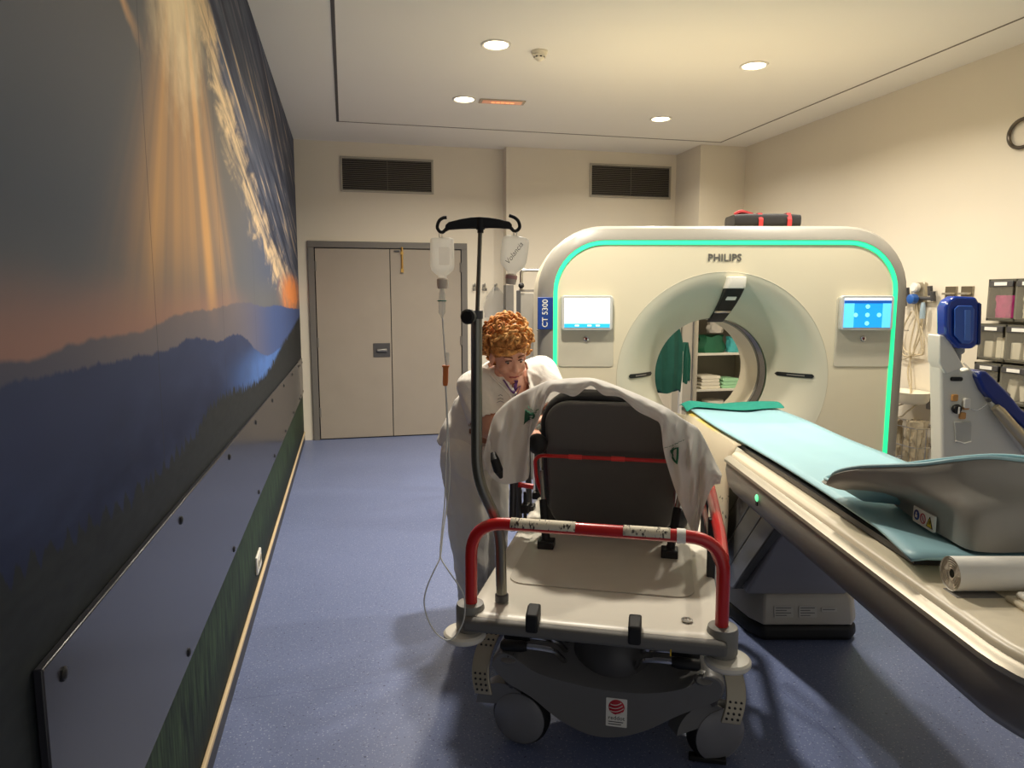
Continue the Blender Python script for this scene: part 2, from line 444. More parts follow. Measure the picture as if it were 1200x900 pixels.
MB().lathe([(.046, -.018), (.046, -.03), (.036, -.034), (.036, -.044), (.03, -.048), (.022, -.052), (.012, -.062), (.0001, -.062)], 28, (1.283, 4.68, CEIL)).build('sensor_head', M_cream, t)
s = MB()
for k in range(8):
    a = k*PI/4; s.box(.0365, .0375, -.006, .006, -.043, -.035, frame(1.283, 4.68, CEIL, a))
s.build('vent_slot', M_dark, t)
t = thing('ceiling_panel', 'narrow ceiling panel glowing faint orange beside a round downlight', 'emergency light', frame(1.30, 5.90, CEIL, rad(-2)))
F = frame(1.30, 5.90, CEIL, rad(-3))
MB(F).box(-.19, .19, -.06, .06, -.008, .0).build('panel_frame', mat('panel frame', (176, 162, 142), .5), t, bevel=.003)
MB(F).box(-.165, .165, -.045, .045, -.0105, -.008).build('lens', mat('emergency lens', (205, 176, 150), .3, emit=(255, 140, 80), estr=.25), t, bevel=.002)
s = MB(F)
for k in range(5): s.box(-.09+k*.04, -.06+k*.04, -.012, .012, -.0125, -.0105)
s.build('lit_segment', mat('orange lit segment', (255, 190, 140), .3, emit=(255, 150, 90), estr=1.2), t)

# ---- things on the left wall
t = thing('wall_guard_panel', 'long grey glossy protection panel screwed along the mural wall', 'wall protection panel', frame(A0, 4.3, .52))
M_guard = mat('glossy grey guard sheet', (44, 44, 50), .2, 0, var=.1, scale=1.2); M_guard.node_tree.nodes['Principled BSDF'].inputs['Specular IOR Level'].default_value = .32
MB().prism([(1.13, .50), (7.1, .527), (7.1, .905), (1.13, .975)], 'yz', A0+.001, A0+.016).build('sheet', M_guard, t, bevel=.003)
for i in range(8):
    f = i/7; yb = 1.2+5.82*f
    for zz_ in (.93-.06*f, .535+.02*f):
        MB().lathe([(.012, 0), (.012, .003), (.006, .006)], 10, (A0+.016, yb, zz_), (1, 0, 0)).build('screw', M_dark, t)
t = thing('wall_guard_panel', 'short grey protection panel at the far end of the mural near the door', 'wall protection panel', frame(A0, 7.4, .52))
MB().box(A0+.001, A0+.016, 7.14, 7.6, .527, .90).build('sheet', mat('grey guard sheet', (112, 106, 98), .3), t, bevel=.003)
for yb, zz_ in ((7.2, .86), (7.54, .86), (7.2, .56), (7.54, .56)):
    MB().lathe([(.012, 0), (.012, .003), (.006, .006)], 10, (A0+.016, yb, zz_), (1, 0, 0)).build('screw', M_dark, t)
t = thing('wall_socket', 'white double wall socket low on the mural wall', 'wall socket', frame(A0, 3.64, .2))
MB().box(A0, A0+.012, 3.56, 3.72, .155, .245).build('socket_plate', M_white, t, bevel=.004)
for yb in (3.60, 3.68):
    s = MB().lathe([(.027, .012), (.027, .0135), (.021, .0135), (.021, .008), (.0001, .008)], 18, (A0, yb, .2), (1, 0, 0)).build('socket_insert', M_cream, t)

# ---- hooks and bag on the end wall right of the door
for hx, lab in ((1.39, 'small metal coat hook nearest the door frame, left of the infusion pole'), (1.50, 'middle small metal coat hook on the end wall right of the door'), (1.632, 'small metal coat hook holding the clear bag')):
    t = thing('coat_hook', lab, 'coat hook', frame(hx, B1, 1.62), 'coat hooks beside the door')
    MB().box(hx-.02, hx+.02, B1-.006, B1, 1.60, 1.67).build('hook_plate', M_steel, t, bevel=.003)
    MB().tube(smooth_path([(hx, B1-.006, 1.655), (hx, B1-.03, 1.65), (hx, B1-.045, 1.665), (hx, B1-.05, 1.68)], 4), .006, 8).tube(smooth_path([(hx-.02, B1-.006, 1.62), (hx-.02, B1-.03, 1.60), (hx-.02, B1-.045, 1.625)], 4), .005, 8).tube(smooth_path([(hx+.02, B1-.006, 1.62), (hx+.02, B1-.03, 1.60), (hx+.02, B1-.045, 1.625)], 4), .005, 8).build('hook_arm', M_steel, t)
hb = MB()
rings = []
for i in range(10):
    f = i/9; w = .02+.105*math.sin(min(1, f*1.6)*PI/2); d = .006+.035*math.sin(f*PI)
    rings.append([(1.615+w*math.cos(2*PI*k/18)*(1+.1*math.sin(3*k+i)), B1-.075+d*math.sin(2*PI*k/18), 1.645-.34*f) for k in range(18)])
hb.loft(rings)
tag(hb.build('clear_bag', mat('clear grey bag', (160, 160, 158), .2, alpha=.22, bump=.4, scale=20)), 'clear plastic bag hanging from a hook right of the door', 'plastic bag')

# ---- metal-framed rack behind the scanner's left edge
RF = VIEW @ frame(.16, 5.35)
t = thing('equipment_rack', 'tall grey metal-framed rack behind the left edge of the scanner', 'rack', RF)
for px_ in (-.11, .24):
    for py_ in (0, .35):
        MB(RF).box(px_-.015, px_+.015, py_-.015, py_+.015, .06, 1.58).build('post', M_dgrey, t, bevel=.003)
        MB(RF).lathe([(.02, .0), (.03, .012), (.03, .04), (.012, .06)], 12, (px_, py_, 0)).build('foot', M_dark, t)
MB(RF).box(-.095, .225, -.006, .006, .12, 1.56).build('front_panel', mat('grey panel', (150, 146, 138), .5), t, bevel=.004)
MB(RF).box(-.11, .24, 0, .35, 1.57, 1.585).build('top_panel', M_grey, t)
MB(RF).tube(fillet([(-.09, .02, 1.58), (-.09, .02, 1.73), (.22, .02, 1.73), (.22, .02, 1.58)], .03), .013, 10).build('push_handle', M_steel, t)
for px_ in (-.09, .10):
    MB(RF).ball((px_, -.012, 1.615), .022).build('clamp_knob', M_black, t)
# ================================================================== SCANNER
GF = VIEW @ frame(1.283, 4.27)                  # local x right, y away from camera, z up
ZC = 1.035                                       # height of the bore's axis
HW, HT, RC = 1.125, 1.958, .40                   # half width, height, top corner radius
M_gant = mat('scanner shell ivory', (226, 216, 188), .32, var=.01, scale=2)
M_bez = mat('scanner bezel grey', (150, 146, 136), .36, var=.015, scale=2)
gt = thing('ct_scanner', 'large ivory CT scanner with a glowing green outline and a round bore', 'CT scanner', GF)
def outline(hw, ht, r, zb=.06, n=10):
    """closed outline, starting bottom right, over the top, to bottom left"""
    out = [(hw, zb)]
    for i in range(7): out.append((hw, zb+(ht-r-zb)*(i+1)/8))
    for k in range(n+1): a = PI/2*k/n; out.append((hw-r+r*math.cos(a), ht-r+r*math.sin(a)))
    for i in range(9): out.append(((hw-r)*(1-2*(i+1)/10), ht))
    for k in range(n+1): a = PI/2+PI/2*k/n; out.append((-hw+r+r*math.cos(a), ht-r+r*math.sin(a)))
    for i in range(7): out.append((-hw, ht-r+(zb-(ht-r))*(i+1)/8))
    out.append((-hw, zb))
    for i in range(9): out.append((-hw+2*hw*(i+1)/10, zb))
    return out
def ring(hw, ht, r, y, zb=.06): return [(p[0], y, p[1]) for p in outline(hw, ht, r, zb)]
# bezel: from the light strip to the rim
MB(GF).loft([ring(1.034, 1.866, .305, .012), ring(1.034, 1.866, .305, -.008), ring(1.05, 1.884, .325, -.006), ring(1.10, 1.936, .375, .02), ring(1.117, 1.952, .392, .05), ring(HW, HT, RC, .10)], caps=False).build('bezel', M_bez, gt)
# body: side walls and back
MB(GF).loft([ring(HW, HT, RC, .10), ring(HW+.004, HT+.004, RC, .45), ring(HW, HT, RC, .88), ring(HW-.05, HT-.05, RC-.04, .95)], caps=False).build('housing', M_gant, gt)
MB(GF).box(-1.06, 1.06, .08, .88, 0, .075).build('plinth', M_dark, gt, bevel=.01)
# light strip
led = outline(1.022, 1.852, .292, .10)[:46]
pts = [(p[0], .0, p[1]) for p in led]
prof = [(.013, .0), (.008, -.012), (-.008, -.012), (-.013, 0)]
def strip(loc, half, y0, y1):
    rings = []
    for i, p in enumerate(loc):
        a = Vector(loc[max(i-1, 0)]); c = Vector(loc[min(i+1, len(loc)-1)]); t = (c-a).normalized(); n = Vector((t.y, -t.x))
        q = Vector(p)
        rings.append([(q.x+n.x*o, y, q.y+n.y*o) for o, y in ((half, y0), (half, y1), (-half, y1), (-half, y0))])
    return rings
M_led = mat('green light strip', (60, 240, 170), .4, emit=(28, 226, 142), estr=.95)
MB(GF).loft(strip([p for p in led if p[1] > .099], .0125, .012, -.006), caps=True).build('light_strip', M_led, gt, smooth=False)
# fascia with dish and bore
RB, RS = .36, .645
def dish(r):
    if r >= RS: return 0.0
    t = (RS-r)/(RS-RB); return .25*(.08*t+.92*t**2.1)
fo = outline(1.010, 1.838, .28, .10, 10)
# resample the outline by angle about the bore axis
def ray_out(a):
    d = (math.cos(a), math.sin(a)); best = None
    for i in range(len(fo)):
        p, q = fo[i], fo[(i+1) % len(fo)]
        px, py = p[0], p[1]-ZC; ex, ey = q[0]-p[0], q[1]-p[1]
        den = d[0]*ey-d[1]*ex
        if abs(den) < 1e-12: continue
        t = (px*ey-py*ex)/den; u = (px*d[1]-py*d[0])/den
        if t > 0 and -1e-6 <= u <= 1+1e-6 and (best is None or t < best): best = t
    return best
NA = 144
angs = sorted(set([2*PI*k/NA for k in range(NA)]+[math.atan2(.10-ZC, 1.01) % (2*PI), math.atan2(.10-ZC, -1.01) % (2*PI)]))
outs = [ray_out(a) for a in angs]
rings = []
for j in range(15):
    r = RB+(RS-RB)*j/14
    rings.append([(r*math.cos(a), dish(r), ZC+r*math.sin(a)) for a in angs])
MB(GF).loft(rings, caps=False).build('bore_funnel', mat('funnel ivory', (216, 212, 190), .3, var=.01), gt, angle=60)
rings = []
for j in range(6):
    t = j/5
    rings.append([((RS+(o-RS)*t)*math.cos(a), .0, ZC+(RS+(o-RS)*t)*math.sin(a)) for a, o in zip(angs, outs)])
rings.insert(0, [(RS*math.cos(a), .006, ZC+RS*math.sin(a)) for a in angs])
rings.append([(o*math.cos(a), .012, ZC+o*math.sin(a)) for a, o in zip(angs, outs)])
MB(GF).loft(rings, caps=False).build('front_cover', M_gant, gt)
MB(GF).tube([((RS+.0)*math.cos(a), .001, ZC+(RS+.0)*math.sin(a)) for a in angs], .0022, 6, closed=True).build('cover_seam', mat('seam grey', (206, 198, 174), .5), gt)
def bore(name, r0, r1, y0, y1, m, t=.0):
    MB(GF).loft([[(r*math.cos(2*PI*k/72), y, ZC+r*math.sin(2*PI*k/72)) for k in range(72)] for r, y in ((r0, y0), (r1, y1))], caps=False).build(name, m, gt, angle=80)
bore('scan_window', RB, RB-.004, .27, .375, mat('smoked scan window', (46, 40, 38), .2, var=.25, scale=30))
bore('window_rim', RB-.004, RB-.012, .375, .385, M_bez)
bore('bore_liner', RB-.012, RB-.012, .385, .73, M_gant)
MB(GF).loft([[(r*math.cos(2*PI*k/72), y, ZC+r*math.sin(2*PI*k/72)) for k in range(72)] for r, y in ((RB-.012, .73), (.42, .80), (.55, .88), (.70, .95), (.88, .95))], caps=False).build('rear_funnel', M_gant, gt, angle=60)
rings = [[(.88*math.cos(a), .95, ZC+.88*math.sin(a)) for a in angs], []]
bo = outline(HW-.05, HT-.05, RC-.04, .06, 10)
fo = bo; outs2 = [ray_out(a) for a in angs]
rings[1] = [(o*math.cos(a), .95, ZC+o*math.sin(a)) for a, o in zip(angs, outs2)]
MB(GF).loft(rings, caps=False).build('rear_cover', M_gant, gt)
# grip slots on the dish, left and right
for s in (-1, 1):
    rows = []
    for i in range(21):
        t_ = i/20; r = .392+.175*t_; e = min(t_, 1-t_)*.175
        h = .013*math.sqrt(max(.02, 1-max(0, 1-e/.013)**2)); y_ = dish(r)
        rows.append([(s*r, y_+.01, ZC+.012-h), (s*r, y_-.006, ZC+.012-h), (s*r, y_-.006, ZC+.012+h), (s*r, y_+.01, ZC+.012+h)])
    sl = MB(GF).loft(rows).build('laser_slot', M_dark, gt, angle=50)
    rows = [[(s*r, dish(r)-.0062, ZC+.008), (s*r, dish(r)-.0075, ZC+.008), (s*r, dish(r)-.0075, ZC+.016), (s*r, dish(r)-.0062, ZC+.016)] for r in (.44, .455, .47, .485, .50, .52)]
    MB(GF).loft(rows).build('slot_window', M_grey, sl)
# camera hood at the top of the bore
def hood(name, r0, r1, w0, w1, lift, m, n=8, cx=.058, par=None):
    rows = []
    for i in range(n+1):
        t = i/n; r = r0+(r1-r0)*t; w = w0+(w1-w0)*t; l = lift[0]+(lift[1]-lift[0])*t
        xx = cx+(-.036)*max(0, (RS-.05-r)/(RS-RB))
        yb = dish(math.hypot(r, xx)); zz_ = ZC+r
        e = .012
        rows.append([(xx-w, yb+.02, zz_), (xx-w, yb-l+e, zz_), (xx-w+e, yb-l, zz_), (xx+w-e, yb-l, zz_), (xx+w, yb-l+e, zz_), (xx+w, yb+.02, zz_)])
    return MB(GF).loft(rows, closed=True).build(name, m, par or gt, bevel=.004)
hc = hood('patient_camera', .545, .335, .056, .048, (.07, .03), M_black)
hood('camera_cap', .615, .545, .054, .057, (.05, .075), M_white, 3, par=hc)
hood('camera_bracket', .41, .395, .051, .05, (.052, .05), M_chrome, 2, par=hc)
hood('camera_label', .497, .475, .036, .036, (.067, .063), M_paper, 2, cx=.056, par=hc)
# lettering
M_logo = mat('logo grey', (128, 124, 116), .3, .6)
text('logo_lettering', 'PHILIPS', .060, M_logo, gt, GF @ basis((-.012, -.002, 1.762), (1, 0, 0), (0, 0, 1)), .002, bold=.0009, space=1.06)
pl = MB(GF).box(-1.128, -1.037, -.012, .03, 1.335, 1.528).build('model_plate', mat('blue plate', (22, 62, 140), .4), gt, bevel=.003)
text('plate_lettering', 'CT 5300', .047, M_paper, pl, GF @ basis((-1.083, -.0135, 1.432), (0, 0, 1), (-1, 0, 0)), .0005, bold=.0004)
for s in (-1, 1):
    MB(GF).box(s*1.128-.004, s*1.128+.004, .02, .10, 1.325, 1.329).build('housing_joint', M_grey, gt)
# control screens
def screen(x0, x1, z0, z1, bright, tilt, lab):
    cx, cz = (x0+x1)/2, (z0+z1)/2
    pn = MB(GF).prism(rrect(x1-x0+.06, .42, .02, 5, cx, cz-.115), 'xz', -.004, .004).build('control_panel', mat('panel ivory', (206, 200, 180), .35), gt)
    S = GF @ Matrix.Translation((cx, -.004, cz)) @ Matrix.Rotation(tilt, 4, 'X') @ Matrix.Translation((-cx, 0, -cz))
    tb = MB(S).prism(rrect(x1-x0+.035, z1-z0+.035, .018, 5, cx, cz), 'xz', -.035, .0).build('touchscreen', mat('screen bezel', (206, 206, 200), .3), pn, bevel=.004)
    mscr = mat('white display', (235, 240, 240), .2, emit=(235, 250, 255), estr=1.05) if bright else mat('blue display', (30, 140, 220), .2, emit=(24, 150, 236), estr=.95)
    MB(S).box(x0, x1, -.037, -.034, z0, z1).build('display', mscr, pn, smooth=False)
    if bright:
        MB(S).box(x0, x1, -.038, -.0365, z0, z0+.024).build('display_bar', mat('cyan bar', (40, 170, 220), .3, emit=(40, 175, 225), estr=.9), pn, smooth=False)
        MB(S).prism(rrect(.07, .055, .01, 4, cx+.01, cz+.01), 'xz', -.0385, -.0365).build('display_tile', mat('pale tile', (190, 230, 240), .3, emit=(190, 232, 245), estr=.95), pn, smooth=False)
        for k in (-.06, .015, .065): MB(S).box(cx+k-.012, cx+k+.012, -.0395, -.0375, z0+.008, z0+.016).build('display_icon', mat('icon white', (240, 250, 255), .3, emit=(240, 250, 255), estr=1), pn, smooth=False)
    else:
        md = mat('light blue tile', (90, 195, 245), .3, emit=(90, 195, 245), estr=.95); dk = mat('deep blue bar', (15, 80, 160), .3, emit=(15, 80, 165), estr=.8)
        MB(S).box(x0, x1, -.038, -.0365, z1-.03, z1-.012).build('display_bar', dk, pn, smooth=False)
        MB(S).box(x0, x1, -.038, -.0365, z1-.012, z1).build('display_header', MATS['white display'], pn, smooth=False)
        MB(S).box(x0, x0+.06, -.038, -.0365, z0, z1-.03).build('display_column', md, pn, smooth=False)
        MB(S).box(x1-.05, x1, -.038, -.0365, z0, z1-.03).build('display_column', md, pn, smooth=False)
        for dx, dz in ((0, 0), (-.07, 0), (.07, 0), (0, .05), (0, -.05)):
            MB(S).cyl((cx+dx, -.0385, cz-.012+dz), (cx+dx, -.0365, cz-.012+dz), .013, 12).build('display_icon', mat('icon cyan', (130, 225, 250), .3, emit=(130, 225, 250), estr=.95), pn, smooth=False)
    bt = MB(GF).lathe([(.017, 0), (.017, -.006), (.012, -.007), (.0001, -.007)], 20, (cx+.0, -.004, cz-.155), (0, -1, 0)).lathe([(.017, 0), (.017, .006), (.012, .009), (.0001, .009)], 20, (cx, -.004, cz-.155), (0, -1, 0)).build('emergency_button', M_chrome, pn)
    MB(GF).lathe([(.008, .009), (.007, .012), (.0001, .013)], 12, (cx, -.004, cz-.155), (0, -1, 0)).build('button_cap', mat('dark red cap', (90, 20, 18), .4), pn)
screen(.313-1.283, .585-1.283, 1.348, 1.522, True, 0, 'left')
screen(1.985-1.283, 2.265-1.283, 1.348, 1.522, False, 0, 'right')
# bag lying on the scanner
BG = VIEW @ frame(1.285+.33, 4.64, HT+.004)
t = thing('equipment_bag', 'black soft bag with red straps lying on top of the scanner', 'bag', BG)
rows = []
for i in range(9):
    tt = i/8; sc = 1-.12*abs(2*tt-1)**4
    rows.append([( -.21+.42*tt, p[0]*sc, .048+p[1]*sc) for p in rrect(.24, .085*(1+.0*i), .03, 4)])
MB(BG).loft(rows).build('bag_body', mat('black nylon', (24, 22, 24), .8, bump=.3, var=.2), t)
for xx in (-.05, .13):
    MB(BG).tube([(xx, -.123, .01), (xx, -.126, .05), (xx, -.10, .093), (xx, .0, .0945), (xx, .10, .093), (xx, .123, .05)], .016, 6, flat=.18).build('strap', mat('red strap', (170, 40, 42), .7), t)
MB(BG).tube(smooth_path([(-.19, -.04, .09), (-.16, -.06, .105), (-.12, -.05, .10), (-.08, -.04, .09)], 4), .014, 6).build('red_handle', MATS['red strap'], t)

# ================================================================== PATIENT TABLE
TF = VIEW @ frame(1.283, 0)                      # local x across, y along the table away from the camera
tb = thing('patient_table', 'long cream and grey motorised scanner table with blue mat on top', 'scanner table', TF @ Matrix.Translation((0, 3.0, 0)))
M_side = mat('table side grey', (128, 122, 114), .38, var=.02, scale=4)
M_deck = mat('table deck cream', (222, 210, 184), .35, var=.012, scale=4)
def plan(x0, x1, y0, y1, rn, rf, n=10):
    out = []
    for cx, cy, a0, r in ((x1-rf, y1-rf, 0, rf), (x0+rf, y1-rf, 90, rf), (x0+rn, y0+rn, 180, rn), (x1-rn, y0+rn, 270, rn)):
        for k in range(n+1): a = rad(a0+90*k/n); out.append((cx+r*math.cos(a), cy+r*math.sin(a)))
    return out
def tring(dx, dy, z, rn=.30, rf=.03): return [(p[0], p[1], z) for p in plan(-.33+dx, .33-dx, 1.06+dy, 3.10-dy*.2, rn-dx*.6, rf)]
MB(TF).loft([tring(.10, .13, .645), tring(.035, .055, .665), tring(.012, .022, .70), tring(.0, .004, .765), tring(.004, .004, .795)], caps=True).build('table_body', M_side, tb, angle=50)
MB(TF).loft([tring(.004, .004, .795), tring(-.006, -.006, .803), tring(-.006, -.006, .815), tring(.006, .006, .824), tring(.024, .024, .826)], caps=False).build('chrome_edge', mat('satin chrome', (176, 168, 152), .42, .55), tb, angle=50)
MB(TF).loft([tring(.024, .024, .815), tring(.026, .026, .834), tring(.034, .034, .842), tring(.05, .05, .843)], caps=True).build('table_deck', M_deck, tb, angle=50)
MB(TF).box(-.16, .33-.09, 1.14, 1.535, .842, .856).build('deck_lid', M_deck, tb, bevel=.006)
MB(TF).box(-.145, .12, 1.16, 1.525, .855, .870).build('lid_pad', M_white, tb, bevel=.012, bseg=3)
MB(TF).box(-.26, -.15, 1.545, 1.60, .842, .8445).build('deck_slot_shade', M_grey, tb, bevel=.002)  # flat grey strip painting the shade in the deck recess under the roll
MB(TF).lathe([(.014, 0), (.014, .002), (.010, .005), (.0001, .006)], 16, (-.331, 2.66, .755), (-1, 0, 0)).build('status_light', mat('green lamp', (120, 240, 170), .3, emit=(120, 255, 180), estr=.9), tb)
MB(TF).box(-.3345, -.329, 2.652, 2.668, .725, .74).build('status_switch', M_dark, tb)
# cradle: the moving board under the mat
rows = []
for i in range(13):
    yy_ = 1.74+(4.24-1.74)*i/12
    rows.append([(-.25+.5*k/10, yy_, .858+.008*(abs(k-5)/5)**2) for k in range(11)]+[(.25-.5*k/10, yy_, .838+.010*(abs(5-k)/5)**2) for k in range(11)])
MB(TF).loft(rows).build('cradle', mat('carbon cradle', (46, 44, 44), .4), tb, angle=40)
# pedestal
PB = [(-.16, 2.985), (.235, 2.985), (.27, 3.03), (.27, 3.85), (-.28, 3.85), (-.28, 3.40), (-.205, 3.06)]
def pr_(s, z, dy=0): return [(p[0]*s+(1-s)*-.01, 3.42+(p[1]-3.42)*s+dy, z) for p in PB]
MB(TF).loft([pr_(1.0, .0), pr_(1.01, .03), pr_(1.0, .075)]).build('plinth', M_black, tb, bevel=.02, bseg=3)
ft = MB(TF).loft([pr_(.995, .075), pr_(1.0, .10), pr_(.97, .19), pr_(.93, .215)]).build('foot_cover', mat('foot cover grey', (176, 170, 158), .42), tb, bevel=.008, bseg=2)
for x0, x1, z0, z1 in ((-.115, -.03, .115, .165), (-.005, .075, .115, .165), (.095, .165, .140, .158)):
    yb = 2.985+.0
    lb = MB(TF).prism([(x0, z0), (x1, z0), (x1, z1), (x0, z1)], 'xz', -.001, .001, Matrix.Translation((0, 2.968, 0)) @ Matrix.Rotation(-.14, 4, 'X')).build('type_label', mat('label grey', (186, 182, 172), .5), ft)
    ln = MB(TF)
    for k in range(4):
        zz_ = z1-.008-k*.011
        if zz_ > z0+.003: ln.box(x0+.006, x1-.01-(k % 2)*.02, -.0018, -.001, zz_-.0016, zz_+.0016, Matrix.Translation((0, 2.968, 0)) @ Matrix.Rotation(-.14, 4, 'X'))
    ln.build('label_print', M_dgrey, ft, smooth=False)
# front wedge and leaning telescopic covers
MB(TF).prism([(3.01, .21), (3.6, .21), (3.3, .62), (2.62, .64), (2.70, .56)], 'yz', -.235, .215).build('front_wedge', mat('wedge grey', (148, 146, 150), .42), tb, bevel=.015, bseg=3)
M_bel = mat('dark cover grey', (96, 95, 92), .25, var=.03)
for k in range(4):
    o = k*.155; w = -.258-.005*(3-k)
    MB(TF).prism([(3.09+o, .20), (3.235+o, .20), (2.735+o+.02, .655), (2.59+o+.02, .655)], 'yz', w, 0.252+.005*(3-k)).build('telescopic_cover', M_bel, tb, bevel=.006)
# sheet hanging off the cradle between table and scanner
m, b = new_mat('printed beige drape')
x, y, z, ov = obj_xyz()
sp = nse(ov, 26, 2, .6)
c = cmix(ss(sp, .60, .66)*ss(z, .70, .64), rgb(206, 192, 164), rgb(92, 86, 76))
c = cmix(ss(z, .855, .87)*ss(y, 2.9, 3.3)*ss(nse(ov, 6, 2), .4, .55), c, rgb(226, 196, 74))
NX.nt.links.new(c, b.inputs['Base Color']); b.inputs['Roughness'].default_value = .8
rows = []
for i in range(15):
    yy_ = 3.115+.93*i/14; row = []
    top = .8605
    for u, zz_ in ((-.17, top+.008), (-.24, top+.008), (-.268, top+.002), (-.285, top-.03), (-.300, .76), (-.302, .66), (-.302, .55), (-.306, .44), (-.304, .30)):
        fold = .010*math.sin(i*1.3+zz_*2)*max(0,(top+.01-zz_))*2
        row.append((u+fold, yy_+.0, zz_))
    rows.append(row)
dp = MB(TF).grid(rows).build('table_drape', m, None, solid=.003)
dp.data.transform(Matrix.Identity(4))
tag(dp, 'beige speckled drape hanging from the scanner table beside the bore', 'drape')
# blue mat and the teal cloth folded at its end
def top_z(u, yy_): return .872+.008*(abs(u)/.25)**2
rows = []
for i in range(40):
    yy_ = 1.67+2.44*i/39; row = []
    wl = -.252+.012*math.sin(yy_*3.1)-(.0 if yy_ > 1.9 else .03*(1.9-yy_)/.2); wr = .245
    for k in range(15):
        u = wl+(wr-wl)*k/14
        zz_ = top_z(max(-.25, min(.25, u)), yy_)+.006+.003*math.sin(yy_*7+k)*(k/14)
        if k == 0: zz_ -= .004
        row.append((u, yy_, zz_))
    rows.append(row)
bm_ = MB(TF).grid(rows).build('blue_mat', M_blue, None, solid=.008, off=1)
tag(bm_, 'long sky-blue mat lying on the scanner table cradle', 'mat')
sq = MB(TF)
sq.tube([(.195, 1.72+2.3*k/30, top_z(.195, 0)+.0165) for k in range(31)], .0022, 6)
rows = []
for i in range(9):
    t_ = i/8; row = []
    for k in range(15):
        s_ = k/14; u = -.285+.55*s_; yy_ = 3.97+.22*t_-.05*s_+.03*math.sin(s_*9)*(1-t_)
        row.append((u, yy_, top_z(max(-.25, min(.25, u)), 0)+.022+.010*math.sin(s_*7+t_*3)*t_+.018*math.sin(t_*PI)+(-.03 if k == 0 else 0)))
    rows.append(row)
tag(MB(TF).grid(rows).build('teal_cloth', M_teal, None, solid=.004, off=1, sub=1), 'teal cloth folded over the far end of the blue mat at the bore', 'cloth')
# paper roll
t = thing('paper_roll', 'white roll of couch paper lying across the near end of the table', 'paper roll', TF @ Matrix.Translation((-.2, 1.58, .884)))
rc = Vector((-.255, 1.585, .886))
rows = []
for i in range(2):
    rows.append([(rc.x+.62*i*.72, rc.y+.040*math.cos(2*PI*k/28), rc.z+.040*math.sin(2*PI*k/28)) for k in range(28)])
MB(TF).loft(rows, caps=False).build('paper_sheet', M_paper, t)
sp_ = []
for k in range(90):
    a = k*.35; r = .012+.028*k/90; sp_.append((rc.x+.004+.003*math.sin(a*3), rc.y+r*math.cos(a), rc.z+r*math.sin(a)))
MB(TF).loft([[(rc.x+.004, rc.y+r*math.cos(2*PI*k/28), rc.z+r*math.sin(2*PI*k/28)) for k in range(28)] for r in (.0395, .010)], caps=False).tube(sp_, .0016, 5).build('coiled_end', mat('paper edge', (200, 190, 172), .8, bump=.6, scale=60, var=.15), t)
# ================================================================== CONTOURED SUPPORT on the table
def tf_pt(px, py, Y):                            # a table-frame point
    return TF.inverted() @ at(px, py, Y)
t = thing('leg_support', 'grey contoured plastic support shell with blue lining standing on the blue mat', 'positioning support', TF @ Matrix.Translation((.1, 1.9, .898)))
M_shell = mat('satin grey shell', (150, 146, 138), .38, var=.02, scale=3)
rim = [tf_pt(*q) for q in ((968, 567, 2.12), (976, 557, 2.07), (1002, 551, 2.0), (1040, 549.5, 1.93), (1080, 548, 1.86), (1120, 543, 1.80), (1160, 540, 1.77), (1205, 544, 1.75), (1260, 549, 1.75))]
rim += [Vector(p) for p in ((.36, 1.82, 1.07), (.42, 1.98, 1.04), (.40, 2.14, 1.02), (.28, 2.24, 1.012), (.08, 2.25, .99), (-.10, 2.25, .965), (-.22, 2.24, .95), (-.29, 2.20, .945))]
rim = smooth_path(rim+[rim[0]], 5)[:-1]
base = [(-.115, 2.06, .898), (-.125, 1.98, .898), (-.135, 1.88, .898), (-.135, 1.80, .898), (-.135, 1.72, .898), (-.10, 1.69, .898), (.0, 1.69, .898), (.10, 1.69, .898), (.20, 1.69, .898), (.29, 1.72, .898), (.33, 1.86, .898), (.32, 2.02, .898), (.24, 2.12, .898), (.08, 2.15, .898), (-.03, 2.15, .898), (-.09, 2.13, .898), (-.11, 2.10, .898)]
base = smooth_path(base+[base[0]], 5)[:-1]
n = len(rim); rows = []
for f, e in ((0, 0), (.2, .02), (.4, .06), (.52, .15), (.60, .34), (.66, .6), (.76, .84), (.90, .97), (1, 1)):
    rows.append([Vector(base[k]).lerp(Vector(rim[k]), e)*Vector((1, 1, 0))+Vector((0, 0, base[k].z+(rim[k].z-base[k].z)*f)) if False else Vector((base[k].x+(rim[k].x-base[k].x)*e, base[k].y+(rim[k].y-base[k].y)*e, base[k].z+(rim[k].z-base[k].z)*f)) for k in range(n)])
c = sum(rim, Vector())/n
top = [Vector(p)+(c-p)*.03+Vector((0, 0, .006)) for p in rim]; inn = [Vector(p)+(c-p)*.07+Vector((0, 0, -.002)) for p in rim]
inn2 = [Vector(p)+(c-p)*.35+Vector((0, 0, -.07)) for p in rim]
rows += [top, inn]
MB(TF).loft(rows, caps=False).build('shell', M_shell, t, angle=60)
MB(TF).loft([inn, inn2, [Vector(p)+(c-p)*.75+Vector((0, 0, -.10)) for p in rim], [c+(Vector(p)-c)*.02+Vector((0, 0, -.11)) for p in rim]], caps=True).build('blue_lining', M_blue, t, angle=60)
MB(TF).tube([Vector(p)+Vector((0, 0, .004)) for p in top], .005, 8, closed=True).build('lining_edge', mat('pale blue piping', (168, 206, 214), .5), t)
